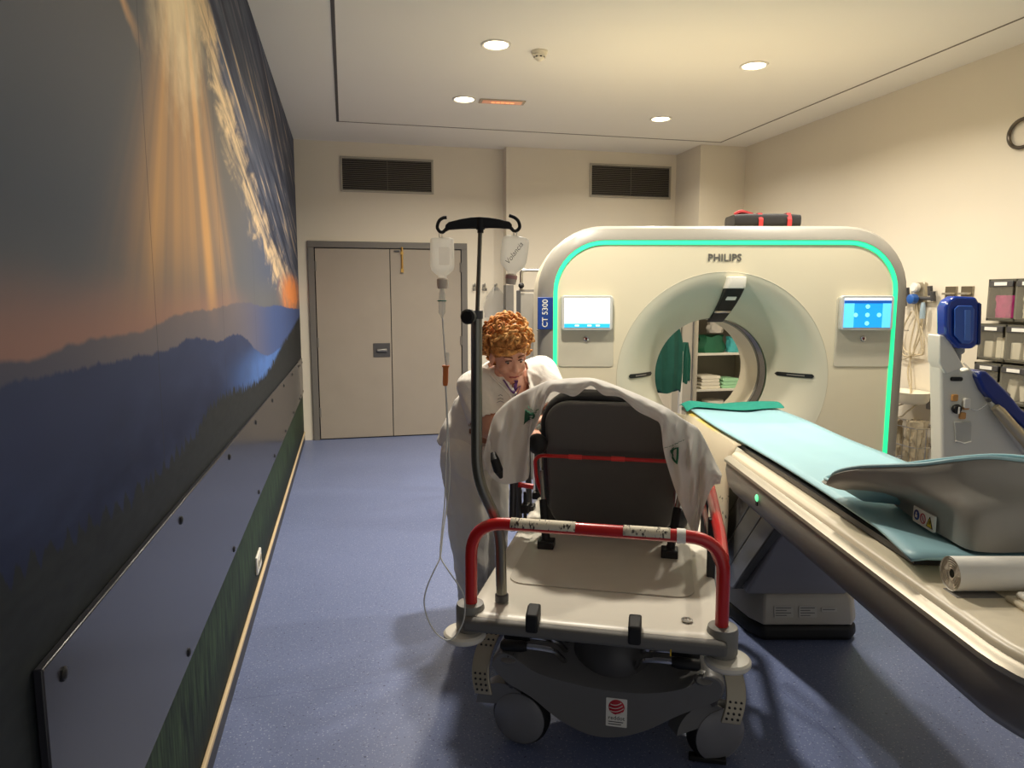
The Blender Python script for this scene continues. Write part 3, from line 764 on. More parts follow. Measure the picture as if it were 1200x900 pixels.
# warning sticker on the near left face
pa, pb = Vector((-.075, 1.688, .905)), Vector((-.005, 1.684, .905))
S = TF @ basis((-.1415, 1.885, .922), (-.06, -1, 0), (0, .0, 1)) @ Matrix.Scale(1.25, 4)
lab = MB(S).prism(rrect(.088, .036, .003, 3), 'xy', -.001, .004).build('safety_sticker', M_paper, t)
for k, (cc, ring_) in enumerate((((30, 70, 150), None), ((210, 205, 200), (190, 40, 60)), ((226, 200, 40), None))):
    xx = -.028+.028*k
    if k < 2:
        ic = MB(S).cyl((xx, 0, .004), (xx, 0, .0048), .0115, 20).build('sticker_symbol', mat('symbol %d' % k, cc, .5), lab)
        if ring_:
            MB(S).tube([(xx+.0105*math.cos(2*PI*j/20), .0105*math.sin(2*PI*j/20), .0048) for j in range(20)], .0012, 5, closed=True).tube([(xx-.007, .007, .005), (xx+.007, -.007, .005)], .001, 5).build('sticker_ring', mat('ring red', ring_, .5), lab)
        else:
            MB(S).ball((xx-.001, .004, .0048), (.003, .003, .0008), 10, 6).box(xx-.005, xx+.004, -.006, .0005, .0045, .0052).build('sticker_mark', M_paper, lab)
    else:
        MB(S).prism([(xx-.012, -.011), (xx+.012, -.011), (xx, .012)], 'xy', .004, .0048).build('sticker_symbol', mat('symbol yellow', cc, .5), lab)
        MB(S).tube([(xx-.012, -.011, .005), (xx+.012, -.011, .005), (xx, .012, .005)], .001, 5, closed=True).tube([(xx, .004, .005), (xx, -.004, .005)], .0013, 5).build('sticker_mark', M_dark, lab)
MB(TF).prism([(.02, 0), (.05, .004), (.062, .012), (.03, .008)], 'xz', -.002, .002, Matrix.Translation((.02, 1.739, 1.052)) @ Matrix.Rotation(.3, 4, 'X')).build('finger_notch', M_dgrey, t)

# ================================================================== CONTRAST INJECTOR
IY = 3.45
IFr = VIEW @ frame(2.15, IY)
inj = thing('contrast_injector', 'white contrast injector column with blue bottle holder behind the scanner table', 'contrast injector', IFr)
M_inj = mat('injector white', (222, 220, 208), .35, var=.015, scale=4)
M_bluep = mat('translucent blue plastic', (24, 58, 150), .15, var=.12, coat=.5)
def I(px, py, dy=0):
    p = (VIEW.inverted() @ at(px, py, IY+dy)); return (p.x, p.z)
def ipoly(pts): return [(I(*p)[0], I(*p)[1]) for p in pts]
# column: the broad white body seen behind the table, down to the floor
body = ipoly([(1101, 393), (1108, 396), (1126, 430), (1127, 436), (1138, 431), (1160, 475), (1200, 530), (1215, 560)])
body += [(body[-1][0], .30), (I(1104, 540)[0], .30)] + [I(1104, 540), I(1103, 470)]
MB(VIEW).prism(body, 'xz', IY, IY+.10).build('column_body', M_inj, inj, bevel=.012, bseg=3)
MB(VIEW).prism(ipoly([(1098, 392), (1108, 394), (1127, 430), (1106, 438), (1098, 425)]), 'xz', IY-.02, IY+.08).build('neck_shroud', M_white, inj, bevel=.006)
for a in range(4):
    q = rad(45+90*a); cx, cy = 2.27, IY+.05
    MB(VIEW).tube([(cx+.05*math.cos(q), cy+.05*math.sin(q), .16), (cx+.30*math.cos(q), cy+.30*math.sin(q), .09)], .025, 10).build('stand_leg', M_grey, inj)
    MB(VIEW).cyl((cx+.30*math.cos(q)-.012, cy+.30*math.sin(q), .04), (cx+.30*math.cos(q)+.012, cy+.30*math.sin(q), .04), .04, 16).build('castor', M_dark, inj)
MB(VIEW).cyl((2.27, IY+.05, .10), (2.27, IY+.05, .32), .05).build('stand_pole', M_grey, inj)
# blue bottle holder
bl = ipoly([(1105, 352), (1113, 347), (1137, 348), (1141, 356), (1140, 402), (1133, 408), (1116, 408), (1101, 391), (1101, 360)])
hold = MB(VIEW).prism(bl, 'xz', IY-.05, IY+.03).build('bottle_holder', M_bluep, inj, bevel=.014, bseg=3)
MB(VIEW).prism(ipoly([(1109, 362), (1113, 358), (1129, 358), (1132, 362), (1131, 398), (1126, 402), (1118, 402), (1109, 392)]), 'xz', IY-.066, IY-.058).build('holder_window', mat('lighter blue plastic', (52, 96, 190), .15, coat=.5), hold, bevel=.003)
MB(VIEW).prism(ipoly([(1120, 363), (1127, 363), (1127, 398), (1120, 398)]), 'xz', IY-.070, IY-.064).build('bottle_inside', mat('pale bottle seen through blue', (84, 124, 208), .3), hold, bevel=.004)
MB(VIEW).prism(ipoly([(1139, 354), (1142, 356), (1141, 402), (1138, 404)]), 'xz', IY-.055, IY+.04).build('holder_hinge', mat('deep blue plastic', (16, 32, 92), .3), hold, bevel=.004)
MB(VIEW).lathe([(.03, 0), (.03, -.02), (.018, -.03), (.018, -.06), (.01, -.075)], 18, (I(1124, 408)[0], IY+.01, I(1124, 408)[1])).build('bottle_neck', mat('smoky neck', (150, 150, 146), .25), inj)
MB(VIEW).tube([(I(1126, 425)[0], IY-.02, I(1126, 425)[1]), (I(1140, 440)[0], IY-.03, I(1140, 440)[1]), (I(1150, 450)[0], IY-.03, I(1150, 450)[1])], .004, 8).build('feed_tube', M_glassy, inj)
for (px, py), r, mm, nm in (((1120, 444), .0, None, ''),):
    MB(VIEW).prism(rrect(.055, .02, .008, 4, *I(1120, 444)), 'xz', IY-.012, IY+.01).build('latch_opening', M_black, inj)
MB(VIEW).lathe([(.022, 0), (.024, .012), (.018, .02), (.0001, .02)], 20, (I(1120, 479)[0], IY, I(1120, 479)[1]), (0, -1, 0)).build('rotary_knob', M_black, inj)
MB(VIEW).box(I(1120, 484)[0]-.002, I(1120, 484)[0]+.004, IY-.026, IY-.018, I(1120, 484)[1], I(1120, 476)[1]).build('knob_pointer', M_paper, inj)
for (px, py) in ((1118, 466), (1131, 476), (1127, 487)):
    x_, z_ = I(px, py)
    MB(VIEW).prism(rrect(.03, .034, .006, 3, x_, z_), 'xz', IY-.012, IY+.002).build('orange_clip', mat('orange plastic', (206, 150, 84), .4), inj, bevel=.003)
MB(VIEW).prism(rrect(.03, .05, .008, 3, *I(1131, 472)), 'xz', IY-.02, IY).build('valve_body', M_white, inj, bevel=.003)
MB(VIEW).tube(smooth_path([(I(px, py)[0], IY-.02, I(px, py)[1]) for px, py in ((1134, 478), (1142, 480), (1152, 474), (1155, 466))], 5), .0035, 8).build('patient_line', M_glassy, inj)
bg = ipoly([(1117, 494), (1137, 494), (1137, 518), (1119, 518)])
MB(VIEW).prism(bg, 'xz', IY-.012, IY-.002).build('pouch', mat('milky pouch', (214, 214, 206), .3, alpha=.6), inj, bevel=.003)
MB(VIEW).tube([(I(px, py)[0], IY-.013, I(px, py)[1]) for px, py in ((1118, 516), (1128, 519), (1136, 517))], .004, 8).build('pouch_seal', M_white, inj)
# the tilted injector head with blue cover and silver grip
hd = MB(VIEW).prism(ipoly([(1140, 437), (1147, 434), (1222, 520), (1222, 548), (1196, 530), (1160, 478)]), 'xz', IY-.03, IY+.18).build('injector_head', M_inj, inj, bevel=.012, bseg=3)
MB(VIEW).prism(ipoly([(1139, 440), (1142, 434), (1149, 434), (1158, 442), (1178, 463), (1190, 478), (1206, 490), (1230, 512), (1230, 530), (1204, 509), (1178, 487), (1158, 470), (1146, 456)]), 'xz', IY-.045, IY+.14).build('blue_cover', mat('blue cover', (26, 48, 128), .3, var=.15, bump=.15), hd, bevel=.012, bseg=3)
MB(VIEW).prism(ipoly([(1147, 434), (1151, 434), (1164, 446), (1182, 462), (1180, 466), (1166, 455)]), 'xz', IY-.02, IY+.12).build('cover_rim', M_grey, hd, bevel=.004)
MB(VIEW).lathe([(.012, 0), (.012, .008), (.0001, .01)], 14, (I(1153.5, 467.5)[0], IY-.03, I(1153.5, 467.5)[1]), (0, -1, 0)).build('head_screw', M_dgrey, hd)
p0, p1 = I(1158, 475), I(1204, 528)
MB(VIEW).tube([(p0[0], IY-.05, p0[1]), (p0[0]+(p1[0]-p0[0])*.1, IY-.055, p0[1]+(p1[1]-p0[1])*.1), (p1[0], IY-.055, p1[1])], [.02, .026, .026], 16).build('silver_grip', mat('silver grip', (190, 176, 146), .3, .7), hd)

# ================================================================== RIGHT WALL
def R(px, py, off=0): return on_x(px, py, A1-off)
t = thing('wall_ring', 'dark round metal ring on the upper right wall, cut by the picture edge', 'wall ring', frame(A1, 3.765, 2.56))
MB().tube([(A1-.02, 3.765+.098*math.cos(2*PI*k/36), 2.562+.088*math.sin(2*PI*k/36)) for k in range(36)], .012, 10, closed=True).build('ring', mat('dark steel', (96, 88, 78), .3, .8), t)
MB().box(A1-.02, A1, 3.755, 3.775, 2.465, 2.485).box(A1-.02, A1, 3.755, 3.775, 2.64, 2.66).build('wall_bracket', M_grey, t)
# flowmeter with hoses
t = thing('oxygen_flowmeter', 'gas flowmeter with blue knob and coiled clear hoses on the right wall', 'flowmeter', frame(A1, 4.5, 1.5))
MB().prism(rrect(.10, .22, .02, 4, 4.50, 1.53), 'yz', A1-.03, A1).build('wall_plate', mat('plate chrome', (180, 172, 152), .3, .5), t, bevel=.004)
MB().lathe([(.034, 0), (.036, .03), (.03, .036), (.0001, .036)], 24, (A1-.05, 4.50, 1.60), (-1, 0, 0)).build('gauge', M_white, t)
MB().lathe([(.027, .0), (.027, .002), (.0001, .002)], 20, (A1-.0865, 4.50, 1.60), (-1, 0, 0)).build('gauge_dial', M_paper, t)
MB().cyl((A1-.0, 4.5, 1.60), (A1-.05, 4.5, 1.60), .014).build('gauge_stem', M_chrome, t)
MB().lathe([(.036, 0), (.038, .012), (.036, .045), (.028, .05), (.0001, .05)], 20, (A1-.06, 4.50, 1.515), (-1, 0, 0)).build('blue_knob', mat('knob blue', (40, 92, 170), .35), t)
MB().lathe([(.018, 0), (.02, .04), (.018, .09), (.012, .12)], 16, (A1-.06, 4.42, 1.37)).build('humidifier', mat('pale blue cup', (176, 200, 214), .2, alpha=.7), t)
MB().cyl((A1-.04, 4.63, 1.52), (A1-.04, 4.36, 1.52), .013).build('gas_rail', M_dgrey, t)
for k, (yy_, z_) in enumerate(((4.62, 1.49), (4.60, 1.56), (4.38, 1.57), (4.35, 1.53))):
    MB().cyl((A1-.04, yy_, z_-.03), (A1-.05, yy_, z_+.04), .018).build('hose_connector', M_dgrey if k else M_grey, t)
M_hose = mat('clear hose', (214, 200, 170), .25, alpha=.75)
for k in range(5):
    pts = []
    for i in range(9):
        f = i/8
        pts.append((A1-.03-.01*(k % 3), 4.44+.02*k+(.055 if k % 2 else .02)*math.sin(f*PI*(1.2+k*.3)+k), 1.50-f*(.72 if k > 2 else .40)))
    if k <= 2: pts += [(A1-.03, 4.60+.02*k, 1.12-.03*k), (A1-.03, 4.63, 1.28), (A1-.03, 4.56, 1.42)]
    MB().tube(smooth_path(pts, 6), .006, 8).build('hose', M_hose, t)
for k, (yy_, lab) in enumerate(((4.232, 'steel wall bracket nearer the scanner, above the blue bottle holder'), (4.096, 'steel wall bracket farther from the scanner, above the blue bottle holder'))):
    t = thing('wall_bracket', lab, 'bracket', frame(A1, yy_, 1.5), 'steel brackets on the right wall')
    MB().box(A1-.012, A1, yy_-.05, yy_+.05, 1.45, 1.605).build('back_plate', mat('bracket steel', (150, 140, 120), .3, .8), t, bevel=.003)
    MB().box(A1-.05, A1-.012, yy_-.04, yy_+.04, 1.545, 1.56).build('hook_lip', mat('bracket steel light', (184, 176, 158), .3, .7), t, bevel=.002)
# suction tray
rows = []
def tray_ring(w, l, z, r): return [(A1-.02-.12+p[0], 4.44+p[1], z) for p in rrect(w, l, r, 6)]
t = thing('wall_tray', 'cream oval plastic tray mounted on the right wall', 'tray', frame(A1-.14, 4.44, .74))
MB().loft([tray_ring(.20, .30, .745, .09), tray_ring(.225, .335, .765, .10), tray_ring(.24, .355, .82, .11), tray_ring(.25, .365, .828, .115), tray_ring(.235, .35, .828, .11), tray_ring(.21, .32, .80, .10), tray_ring(.18, .28, .79, .08)]).build('tray_body', M_cream, t, angle=50)
MB().box(A1-.03, A1, 4.30, 4.36, .70, .81).build('tray_mount', M_grey, t, bevel=.004)
# wire basket with bags
t = thing('wire_basket', 'wire wall basket below the cream tray at the right wall', 'basket', frame(A1-.1, 4.42, .28))
by0, by1, bz0, bz1, bx = 4.20, 4.66, .30, .58, A1-.24
w = MB()
for z_ in (bz0, (bz0+bz1)/2, bz1): w.tube([(A1-.01, by0, z_), (bx, by0, z_), (bx, by1, z_), (A1-.01, by1, z_)], .004, 6, closed=True)
for k in range(8):
    yy_ = by0+(by1-by0)*k/7; w.tube([(A1-.01, yy_, bz0), (bx, yy_, bz0), (bx, yy_, bz1)], .003, 6)
for xx in (A1-.08, A1-.16):
    for yy_ in (by0, by1): w.tube([(xx, yy_, bz0), (xx, yy_, bz1)], .003, 6)
w.build('wire_frame', M_steel, t)
for k, (yy_, h, w_, lab) in enumerate(((4.56, .27, .14, 'crumpled clear plastic bag in the wire basket, nearest the scanner'), (4.32, .30, .16, 'taller clear packet standing in the wire basket behind the injector'))):
    rows = []
    for i in range(9):
        f = i/8
        rows.append([(A1-.13+(.075+.01*math.sin(5*f+k))*math.cos(2*PI*j/22)*(1+.16*math.sin(5*j*.9+i*1.3)), yy_+w_*.5*math.sin(2*PI*j/22)*(1+.16*math.sin(4*j+i*.9))*(1-.25*f), bz0+.012+h*f+.010*abs(math.sin(j*2+k))) for j in range(22)])
    tag(MB().loft(rows).build('plastic_bag', mat('crinkled bag %d' % k, (190, 176, 148), .25, alpha=.85, bump=.5, scale=30, var=.2), None, angle=25), lab, 'plastic bag', 'bags in the wire basket')
t_ = MB().tube(smooth_path([(A1-.1, 4.50, .72), (A1-.16, 4.58, .66), (A1-.14, 4.62, .60), (A1-.12, 4.50, .62), (A1-.15, 4.40, .68), (A1-.1, 4.36, .74)], 8), .006, 8).build('suction_hose', M_hose, None)
tag(t_, 'loop of clear hose hanging below the cream wall tray', 'hose')
# bin organiser
t = thing('wall_organizer', 'grey wall organiser with rows of clear tilting bins on the right wall', 'wall organiser', frame(A1, 3.6, .7))
M_bin = mat('smoke grey bin frame', (92, 90, 80), .35); M_clear = mat('clear bin front', (196, 190, 172), .12, alpha=.14)
rows_ = [(1.375, 1.645, 3.845), (1.115, 1.355, 3.872), (.85, 1.10, 3.866), (.55, .835, 3.858)]
pack = []
for ri, (z0, z1, ys) in enumerate(rows_):
    d = .10+.02*ri
    fr = MB()
    ye = ys-.60
    fr.box(A1-d, A1, ye, ys, z0, z0+.016).box(A1-d, A1, ye, ys, z1-.016, z1).box(A1-.01, A1, ye, ys, z0, z1)
    for k in range(4): yy_ = ys-.196*k; fr.box(A1-d, A1, yy_-.012, yy_, z0, z1)
    fr.build('bin_frame', M_bin, t)
    for k in range(3):
        y1_ = ys-.196*k-.014; y0_ = y1_-.17
        bn = MB().box(A1-d-.012, A1-d-.004, y0_, y1_, z0+.016, z1-.05).build('bin_front', M_clear, t)
        MB().box(A1-d-.012, A1-d, y0_, y1_, z1-.05, z1-.012).build('bin_lip', M_dgrey, bn, bevel=.003)
        MB().box(A1-d-.0145, A1-d-.012, (y0_+y1_)/2-.045, (y0_+y1_)/2+.045, z1-.042, z1-.02).build('name_card', M_paper, bn)
        pack.append((ri, k, y0_, y1_, z0+.017, z1-.06, d))
for ri, k, y0_, y1_, z0, z1, d in pack:
    if k > 1: continue
    row = ('top', 'second', 'third', 'bottom')[ri]; col_ = ('column nearest the scanner', 'next column')[k]
    if ri == 0:
        bm_b = MB()
        rows = [[(A1-.055+(.03)*math.cos(2*PI*j/16)*(1+.2*math.sin(3*j+i)), (y0_+y1_)/2+.07*math.sin(2*PI*j/16)*(1+.1*math.sin(2*j+i*2)), z0+(z1-z0)*(.02+.75*i/6)) for j in range(16)] for i in range(7)]
        tag(bm_b.loft(rows).build('glove_pack', mat('magenta pack', (170, 40, 110), .4, var=.3, scale=25, bump=.3) if k == 0 else mat('pale pack', (214, 206, 180), .5, bump=.4), None), ('magenta pack' if k == 0 else 'pale pack')+' in the top row of the wall organiser, '+col_, 'pack', 'packs in the wall organiser')
    else:
        for q in range(2):
            yy0 = y0_+.008+q*(y1_-y0_)*.52; yy1 = yy0+(y1_-y0_)*.42; h = (z1-z0)*(.84 if (q+ri) % 2 else .66)
            R_ = Matrix.Translation((A1-d*.5, (yy0+yy1)/2, z0+h/2)) @ Matrix.Rotation(.0 if ri == 1 else (.15 if q else -.12), 4, 'X')
            hs = h/2*(1 if ri == 1 else .9)
            o = MB(R_).box(-.03, .03, -(yy1-yy0)/2*.92, (yy1-yy0)/2*.92, -hs, hs).build('supply_pack', mat('supply white', (222, 214, 190), .6, bump=.3 if ri > 1 else 0), None, bevel=.006)
            tag(o, f'white supply pack {"leaning" if ri > 1 else "standing"} in the {row} row of the organiser, {col_}, ' + ('taller' if h > (z1-z0)*.7 else 'shorter'), 'pack', 'packs in the wall organiser')

# ================================================================== BEHIND THE BORE
CB = 6.52
x0c = on_y(813, 420, CB).x; x1c = 4.20
t = thing('supply_cabinet', 'open-fronted grey supply cabinet with shelves seen through the scanner bore', 'cabinet', frame((x0c+x1c)/2, CB, 0))
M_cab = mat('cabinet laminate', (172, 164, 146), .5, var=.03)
zs1 = on_y(843, 414, CB).z; zs2 = on_y(843, 456, CB).z; ct = 1.78
MB().box(x0c, x0c+.045, CB, CB+.48, 0, ct).build('side_panel', M_cab, t, bevel=.004)
MB().box(x1c-.03, x1c, CB, CB+.48, 0, ct).build('side_panel', M_cab, t, bevel=.004)
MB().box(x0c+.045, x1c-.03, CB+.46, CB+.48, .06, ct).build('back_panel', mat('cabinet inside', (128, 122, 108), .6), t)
MB().box(x0c+.045, x1c-.03, CB+.01, CB+.46, ct-.03, ct).build('top_panel', M_cab, t)
MB().box(x0c+.045, x1c-.03, CB+.01, CB+.46, .0, .08).build('plinth', M_grey, t)
for z_ in (zs1, zs2, .12, 1.38):
    MB().box(x0c+.045, x1c-.03, CB+.01, CB+.46, z_-.022, z_).build('shelf', mat('shelf white', (200, 194, 176), .45), t, bevel=.002)
MB().cyl((x0c-.02, CB-.02, .2), (x0c-.02, CB-.02, 1.72), .014).build('door_rail', M_steel, t)
xa = on_y(822, 405, CB).x+.02
b_ = MB(); 
rows = [[(xa+.16+(.15+.02*math.sin(i))*math.cos(2*PI*j/20)*(1+.08*math.sin(3*j)), CB+.16+.11*math.sin(2*PI*j/20), zs1+.001+.17*i/6*(1+.08*math.sin(j*1.7))) for j in range(20)] for i in range(7)]
tag(b_.loft(rows).build('green_bag', mat('dark green nylon', (16, 84, 54), .6, bump=.4, var=.2), None), 'dark green bag on the upper cabinet shelf behind the bore', 'bag')
rows = [[(xa+.20+(.09*(1-.5*abs(i/6-.4)))*math.cos(2*PI*j/16)*(1+.15*math.sin(3*j+i)), CB+.14+.08*math.sin(2*PI*j/16), zs1+.205+.12*i/6) for j in range(16)] for i in range(7)]
tag(MB().loft(rows).build('clear_bag', mat('crumpled clear bag', (206, 198, 184), .2, alpha=.7, bump=.5), None, angle=25), 'crumpled clear bag on top of the dark green bag', 'plastic bag')
rows = [[(xa+.41+.075*math.cos(2*PI*j/16)*(1+.15*math.sin(3*j+i)), CB+.12+.07*math.sin(2*PI*j/16), zs1+.003+.15*i/5*(1+.1*math.sin(j))) for j in range(16)] for i in range(6)]
tag(MB().loft(rows).build('teal_pack', mat('teal pack', (60, 150, 148), .5, bump=.4, var=.25, scale=22), None, angle=25), 'teal plastic pack beside the dark green bag on the upper shelf', 'pack')
def linen(x_, w_, z_, n_, mm, name, lab0):
    for k in range(n_):
        rows = [[(x_+p[0]*(1+.03*math.sin(i+k)), CB+.17+.26*(i/6-.5), z_+.018+.034*k+p[1]*(1-.05*i)) for p in rrect(w_*(1-.06*((k*7) % 3)), .031, .014, 4)] for i in range(7)]
        pos = ('lowest', 'second from the bottom', 'third from the bottom', 'topmost')[k] if n_ == 4 else ('lowest', 'middle', 'topmost')[k]
        tag(MB().loft(rows).build(name, mm, None), f'{lab0}, {pos} of its stack on the shelf behind the bore', 'linen', 'folded linen in the cabinet')
linen(xa+.12, .22, zs2, 4, mat('white linen', (212, 204, 182), .9, bump=.3, scale=20), 'folded_linen', 'folded white linen')
linen(xa+.36, .22, zs2, 3, mat('pale green linen', (150, 196, 150), .9, bump=.3, scale=20), 'folded_linen', 'folded pale green linen')
rows = [[(xa+.22+.15*p[0], CB+.17+.14*p[1], .122+.33*i/6) for p in [(math.cos(2*PI*j/20)*(1-.25*max(0, i-3)/3), math.sin(2*PI*j/20)*(1-.25*max(0, i-3)/3)) for j in range(20)]] for i in range(7)]
tag(MB().loft(rows).build('white_container', M_cream, None, angle=50), 'rounded cream container standing on the lower cabinet shelf behind the bore', 'container')
# coat stand with green gowns
GS = on_y(797.5, 440, 6.1)
t = thing('garment_stand', 'thin white pole stand holding green gowns seen through the bore', 'stand', frame(GS.x, 6.1, 0))
MB().cyl((GS.x, 6.1, .03), (GS.x, 6.1, 1.02), .019).build('lower_tube', M_white, t)
MB().cyl((GS.x, 6.1, 1.02), (GS.x, 6.1, 1.62), .010).build('upper_rod', M_steel, t)
for a in range(5):
    q = 2*PI*a/5; MB().tube([(GS.x, 6.1, .09), (GS.x+.24*math.cos(q), 6.1+.24*math.sin(q), .035)], .014, 8).ball((GS.x+.24*math.cos(q), 6.1+.24*math.sin(q), .022), .022, 10, 6).build('stand_foot', M_grey, t)
MB().tube(smooth_path([(GS.x-.14, 6.1, 1.60), (GS.x-.12, 6.1, 1.56), (GS.x, 6.1, 1.60), (GS.x+.10, 6.1, 1.56), (GS.x+.12, 6.1, 1.60)], 6), .008, 8).build('top_hook', M_steel, t)
def gown(xc, yc, w_, ztop, zbot, ph):
    rows = []
    for i in range(14):
        f = i/13; ww = w_*(.35+.65*min(1, f*2.4))*(1-.18*max(0, f-.8)*5*.6)
        z_ = ztop+(zbot-ztop)*f
        rows.append([(xc+ww*math.cos(2*PI*j/28), yc+(.03+.03*f)*math.sin(2*PI*j/28)+.012*math.sin(j*1.6+ph+f*2), z_+.02*math.cos(j*.8)*f) for j in range(28)])
    return MB().loft(rows)
gx = on_y(783, 430, 6.02)
tag(gown(gx.x, 6.02, .145, 1.42, on_y(783, 458, 6.02).z, 0).build('green_gown', M_gown, None), 'large dark green gown hanging left of the white pole behind the bore', 'gown', 'gowns hanging behind the bore')
gx2 = on_y(803, 425, 6.16)
tag(gown(gx2.x, 6.165, .052, 1.10, on_y(803, 447, 6.16).z, 2).build('green_gown', mat('green cotton light', (14, 78, 62), .9, var=.2, bump=.3), None), 'small green garment bunched right of the white pole behind the bore', 'gown', 'gowns hanging behind the bore')
# ================================================================== STRETCHER
GUR = VIEW @ frame(.22, 1.89, 0, rad(-12))      # local u right, v along the stretcher away from the camera
st = thing('hospital_stretcher', 'grey and cream hospital stretcher with red push rail and raised backrest', 'stretcher', GUR)
def g_at(px, py, Y): return GUR.inverted() @ at(px, py, Y)
M_tray = mat('stretcher cream', (224, 218, 204), .35, var=.02)
M_beam = mat('stretcher beam grey', (104, 102, 98), .62, var=.03)
M_hull = mat('hull grey', (112, 111, 110), .4, var=.03, scale=5)
M_panel = mat('back panel charcoal', (84, 83, 82), .5, var=.05, scale=30)
ZT = .60
# platform
o_ = rrect(.74, 1.62, .05, 6, 0, .82)
def rr(dw, z): return [(p[0]*(1-dw/.37), .82+(p[1]-.82)*(1-dw/.81), z) for p in o_]
MB(GUR).loft([rr(.012, .575), rr(0, .58), rr(0, .594), rr(.008, .60), rr(.035, .601), rr(.05, .596)]).build('platform', M_tray, st, angle=40)
# deck well
MB(GUR).prism(rrect(.60, 1.3, .06, 6, 0, .92), 'xy', .5975, .6005).build('deck_inlay', mat('deck inlay', (206, 200, 186), .38), st)
# front beam with corner sockets and bumper discs
MB(GUR).prism([(-.375, -.012), (.375, -.012), (.375, .05), (-.375, .05)], 'xy', .556, .596).build('end_beam', M_beam, st, bevel=.012, bseg=3)
MB(GUR).box(-.36, -.32, .05, 1.60, .55, .585).build('side_beam', M_beam, st, bevel=.008)
MB(GUR).box(.32, .36, .05, 1.60, .55, .585).build('side_beam', M_beam, st, bevel=.008)
for s in (-1, 1):
    MB(GUR).lathe([(.038, .535), (.043, .545), (.043, .605), (.040, .618), (.022, .62)], 24, (s*.365, .055, 0)).build('corner_socket', mat('socket grey', (128, 126, 120), .45), st)
    MB(GUR).lathe([(.02, .512), (.060, .512), (.064, .518), (.064, .528), (.058, .534), (.04, .536)], 32, (s*.380, .045, 0)).build('bumper_disc', M_tray, st, angle=25)
    MB(GUR).lathe([(.02, .512), (.060, .512), (.064, .518), (.064, .528), (.058, .534), (.04, .536)], 32, (s*.335, 1.58, 0)).build('bumper_disc', M_tray, st, angle=25)
# red push rail
zr = .868
rail = fillet([(-.362, .055, .61), (-.362, .06, zr), (.362, .06, zr), (.362, .055, .61)], .105, 8)
pr = MB(GUR).tube(rail, .0185, 16).build('push_rail', M_red, st, angle=60)
M_lab, b = new_mat('worn printed label'); x, y, z, ov = obj_xyz()
c = cmix(ss(nse(vec(x*1.0, y*.4, z*.4), 150, 2, .6), .55, .62)*ss(nse(ov, 25, 2), .42, .5), rgb(226, 216, 192), rgb(70, 60, 54))
NX.nt.links.new(c, b.inputs['Base Color']); b.inputs['Roughness'].default_value = .7
for x0, x1 in ((-.24, -.05), (.085, .215)):
    rows = [[(x, .06-.0195*math.cos(a), zr+.0195*math.sin(a)) for a in [rad(-10+110*k/8) for k in range(9)]] for x in [x0+(x1-x0)*i/6 for i in range(7)]]
    lb = MB(GUR).grid(rows).build('rail_label', M_lab, pr, solid=.0008, off=1)
MB(GUR).lathe([(.0205, -.012), (.021, -.008), (.021, .008), (.0205, .012)], 16, (.245, .06, zr), (1, 0, 0)).build('rail_sticker', M_paper, pr)
# right side rail: flattened red bar running back from the corner, with posts
for s, nm in ((1, 'side_rail'),):
    sr = MB(GUR).tube(fillet([(.36, .085, .80), (.372, .30, .79), (.376, .95, .80), (.376, 1.20, .80), (.376, 1.26, .62)], .05), .019, 12, flat=1.25).build('side_rail', M_red, st)
    MB(GUR).tube(fillet([(.352, .12, .775), (.352, .34, .735), (.352, .9, .73)], .03), .010, 8).build('lower_rail', mat('dark red lacquer', (120, 22, 22), .3), sr)
    for v in (.45, .85, 1.12):
        MB(GUR).box(.345, .372, v, v+.03, .58, .80).build('rail_post', M_dark, sr, bevel=.004)
sl = MB(GUR).tube(fillet([(-.376, .72, .62), (-.376, .74, .93), (-.376, 1.35, .93), (-.376, 1.37, .62)], .08), .014, 12).build('side_rail', mat('dark rail steel', (70, 70, 72), .4, .5), st)
MB(GUR).tube([(-.36, .76, .795), (-.30, .76, .79)], .011, 8).build('rail_stub', M_red, sl)
for v, lean in ((.86, -.05), (1.08, -.05), (1.30, -.05)):
    MB(GUR).tube([(-.376, v, .60), (-.376, v+lean, .92)], .013, 10).build('rail_post', M_dgrey, sl)
    MB(GUR).box(-.40, -.352, v-.03, v+.03, .585, .62).build('post_foot', M_dark, sl, bevel=.006)
hs = MB(GUR).box(-.36, -.33, .80, .85, .665, .70).cyl((-.345, .82, .60), (-.345, .82, .75), .008, 8).build('rail_latch', M_dark, sl, bevel=.004)
# black clips, screw, yellow mark
for u, z0, zt in ((-.165, .575, .64), (.125, .57, .635)):
    MB(GUR).prism([(-.018, z0), (.045, .602), (.045, zt), (.02, zt+.005), (-.018, zt-.012)], 'yz', u-.018, u+.018).build('mattress_clip', M_black, st, bevel=.006, bseg=3)
MB(GUR).lathe([(.016, .6005), (.016, .603), (.010, .603), (.008, .6007)], 20, (.27, .11, 0)).build('socket_ring', M_steel, st)
MB(GUR).box(.222, .226, -.0125, -.009, .548, .568).build('yellow_mark', mat('yellow print', (196, 160, 30), .5), st)
# lifting columns
for v in (.46, 1.25):
    MB(GUR).lathe([(.135, .25), (.14, .30), (.125, .37), (.105, .39), (.105, .46), (.092, .47), (.092, .575)], 28, (.04, v, 0)).build('lifting_column', M_dgrey, st, angle=50)
# brake / tilt levers in chrome with black grips
for s in (-1, 1):
    for k in range(3):
        v = .29+.06*k; z = .372+.006*k
        lv = MB(GUR).tube(fillet([(s*.10, v+.10, .26), (s*.145, v+.02, z-.015), (s*.19, v, z), (s*.27, v, z)], .03), .010, 8).build('lever_arm', M_chrome, st)
        MB(GUR).tube([(s*.235, v, z), (s*.255, v, z), (s*.315, v, z-.002), (s*.325, v, z-.002)], [.014, .019, .019, .012], 12).build('lever_grip', M_black, lv)
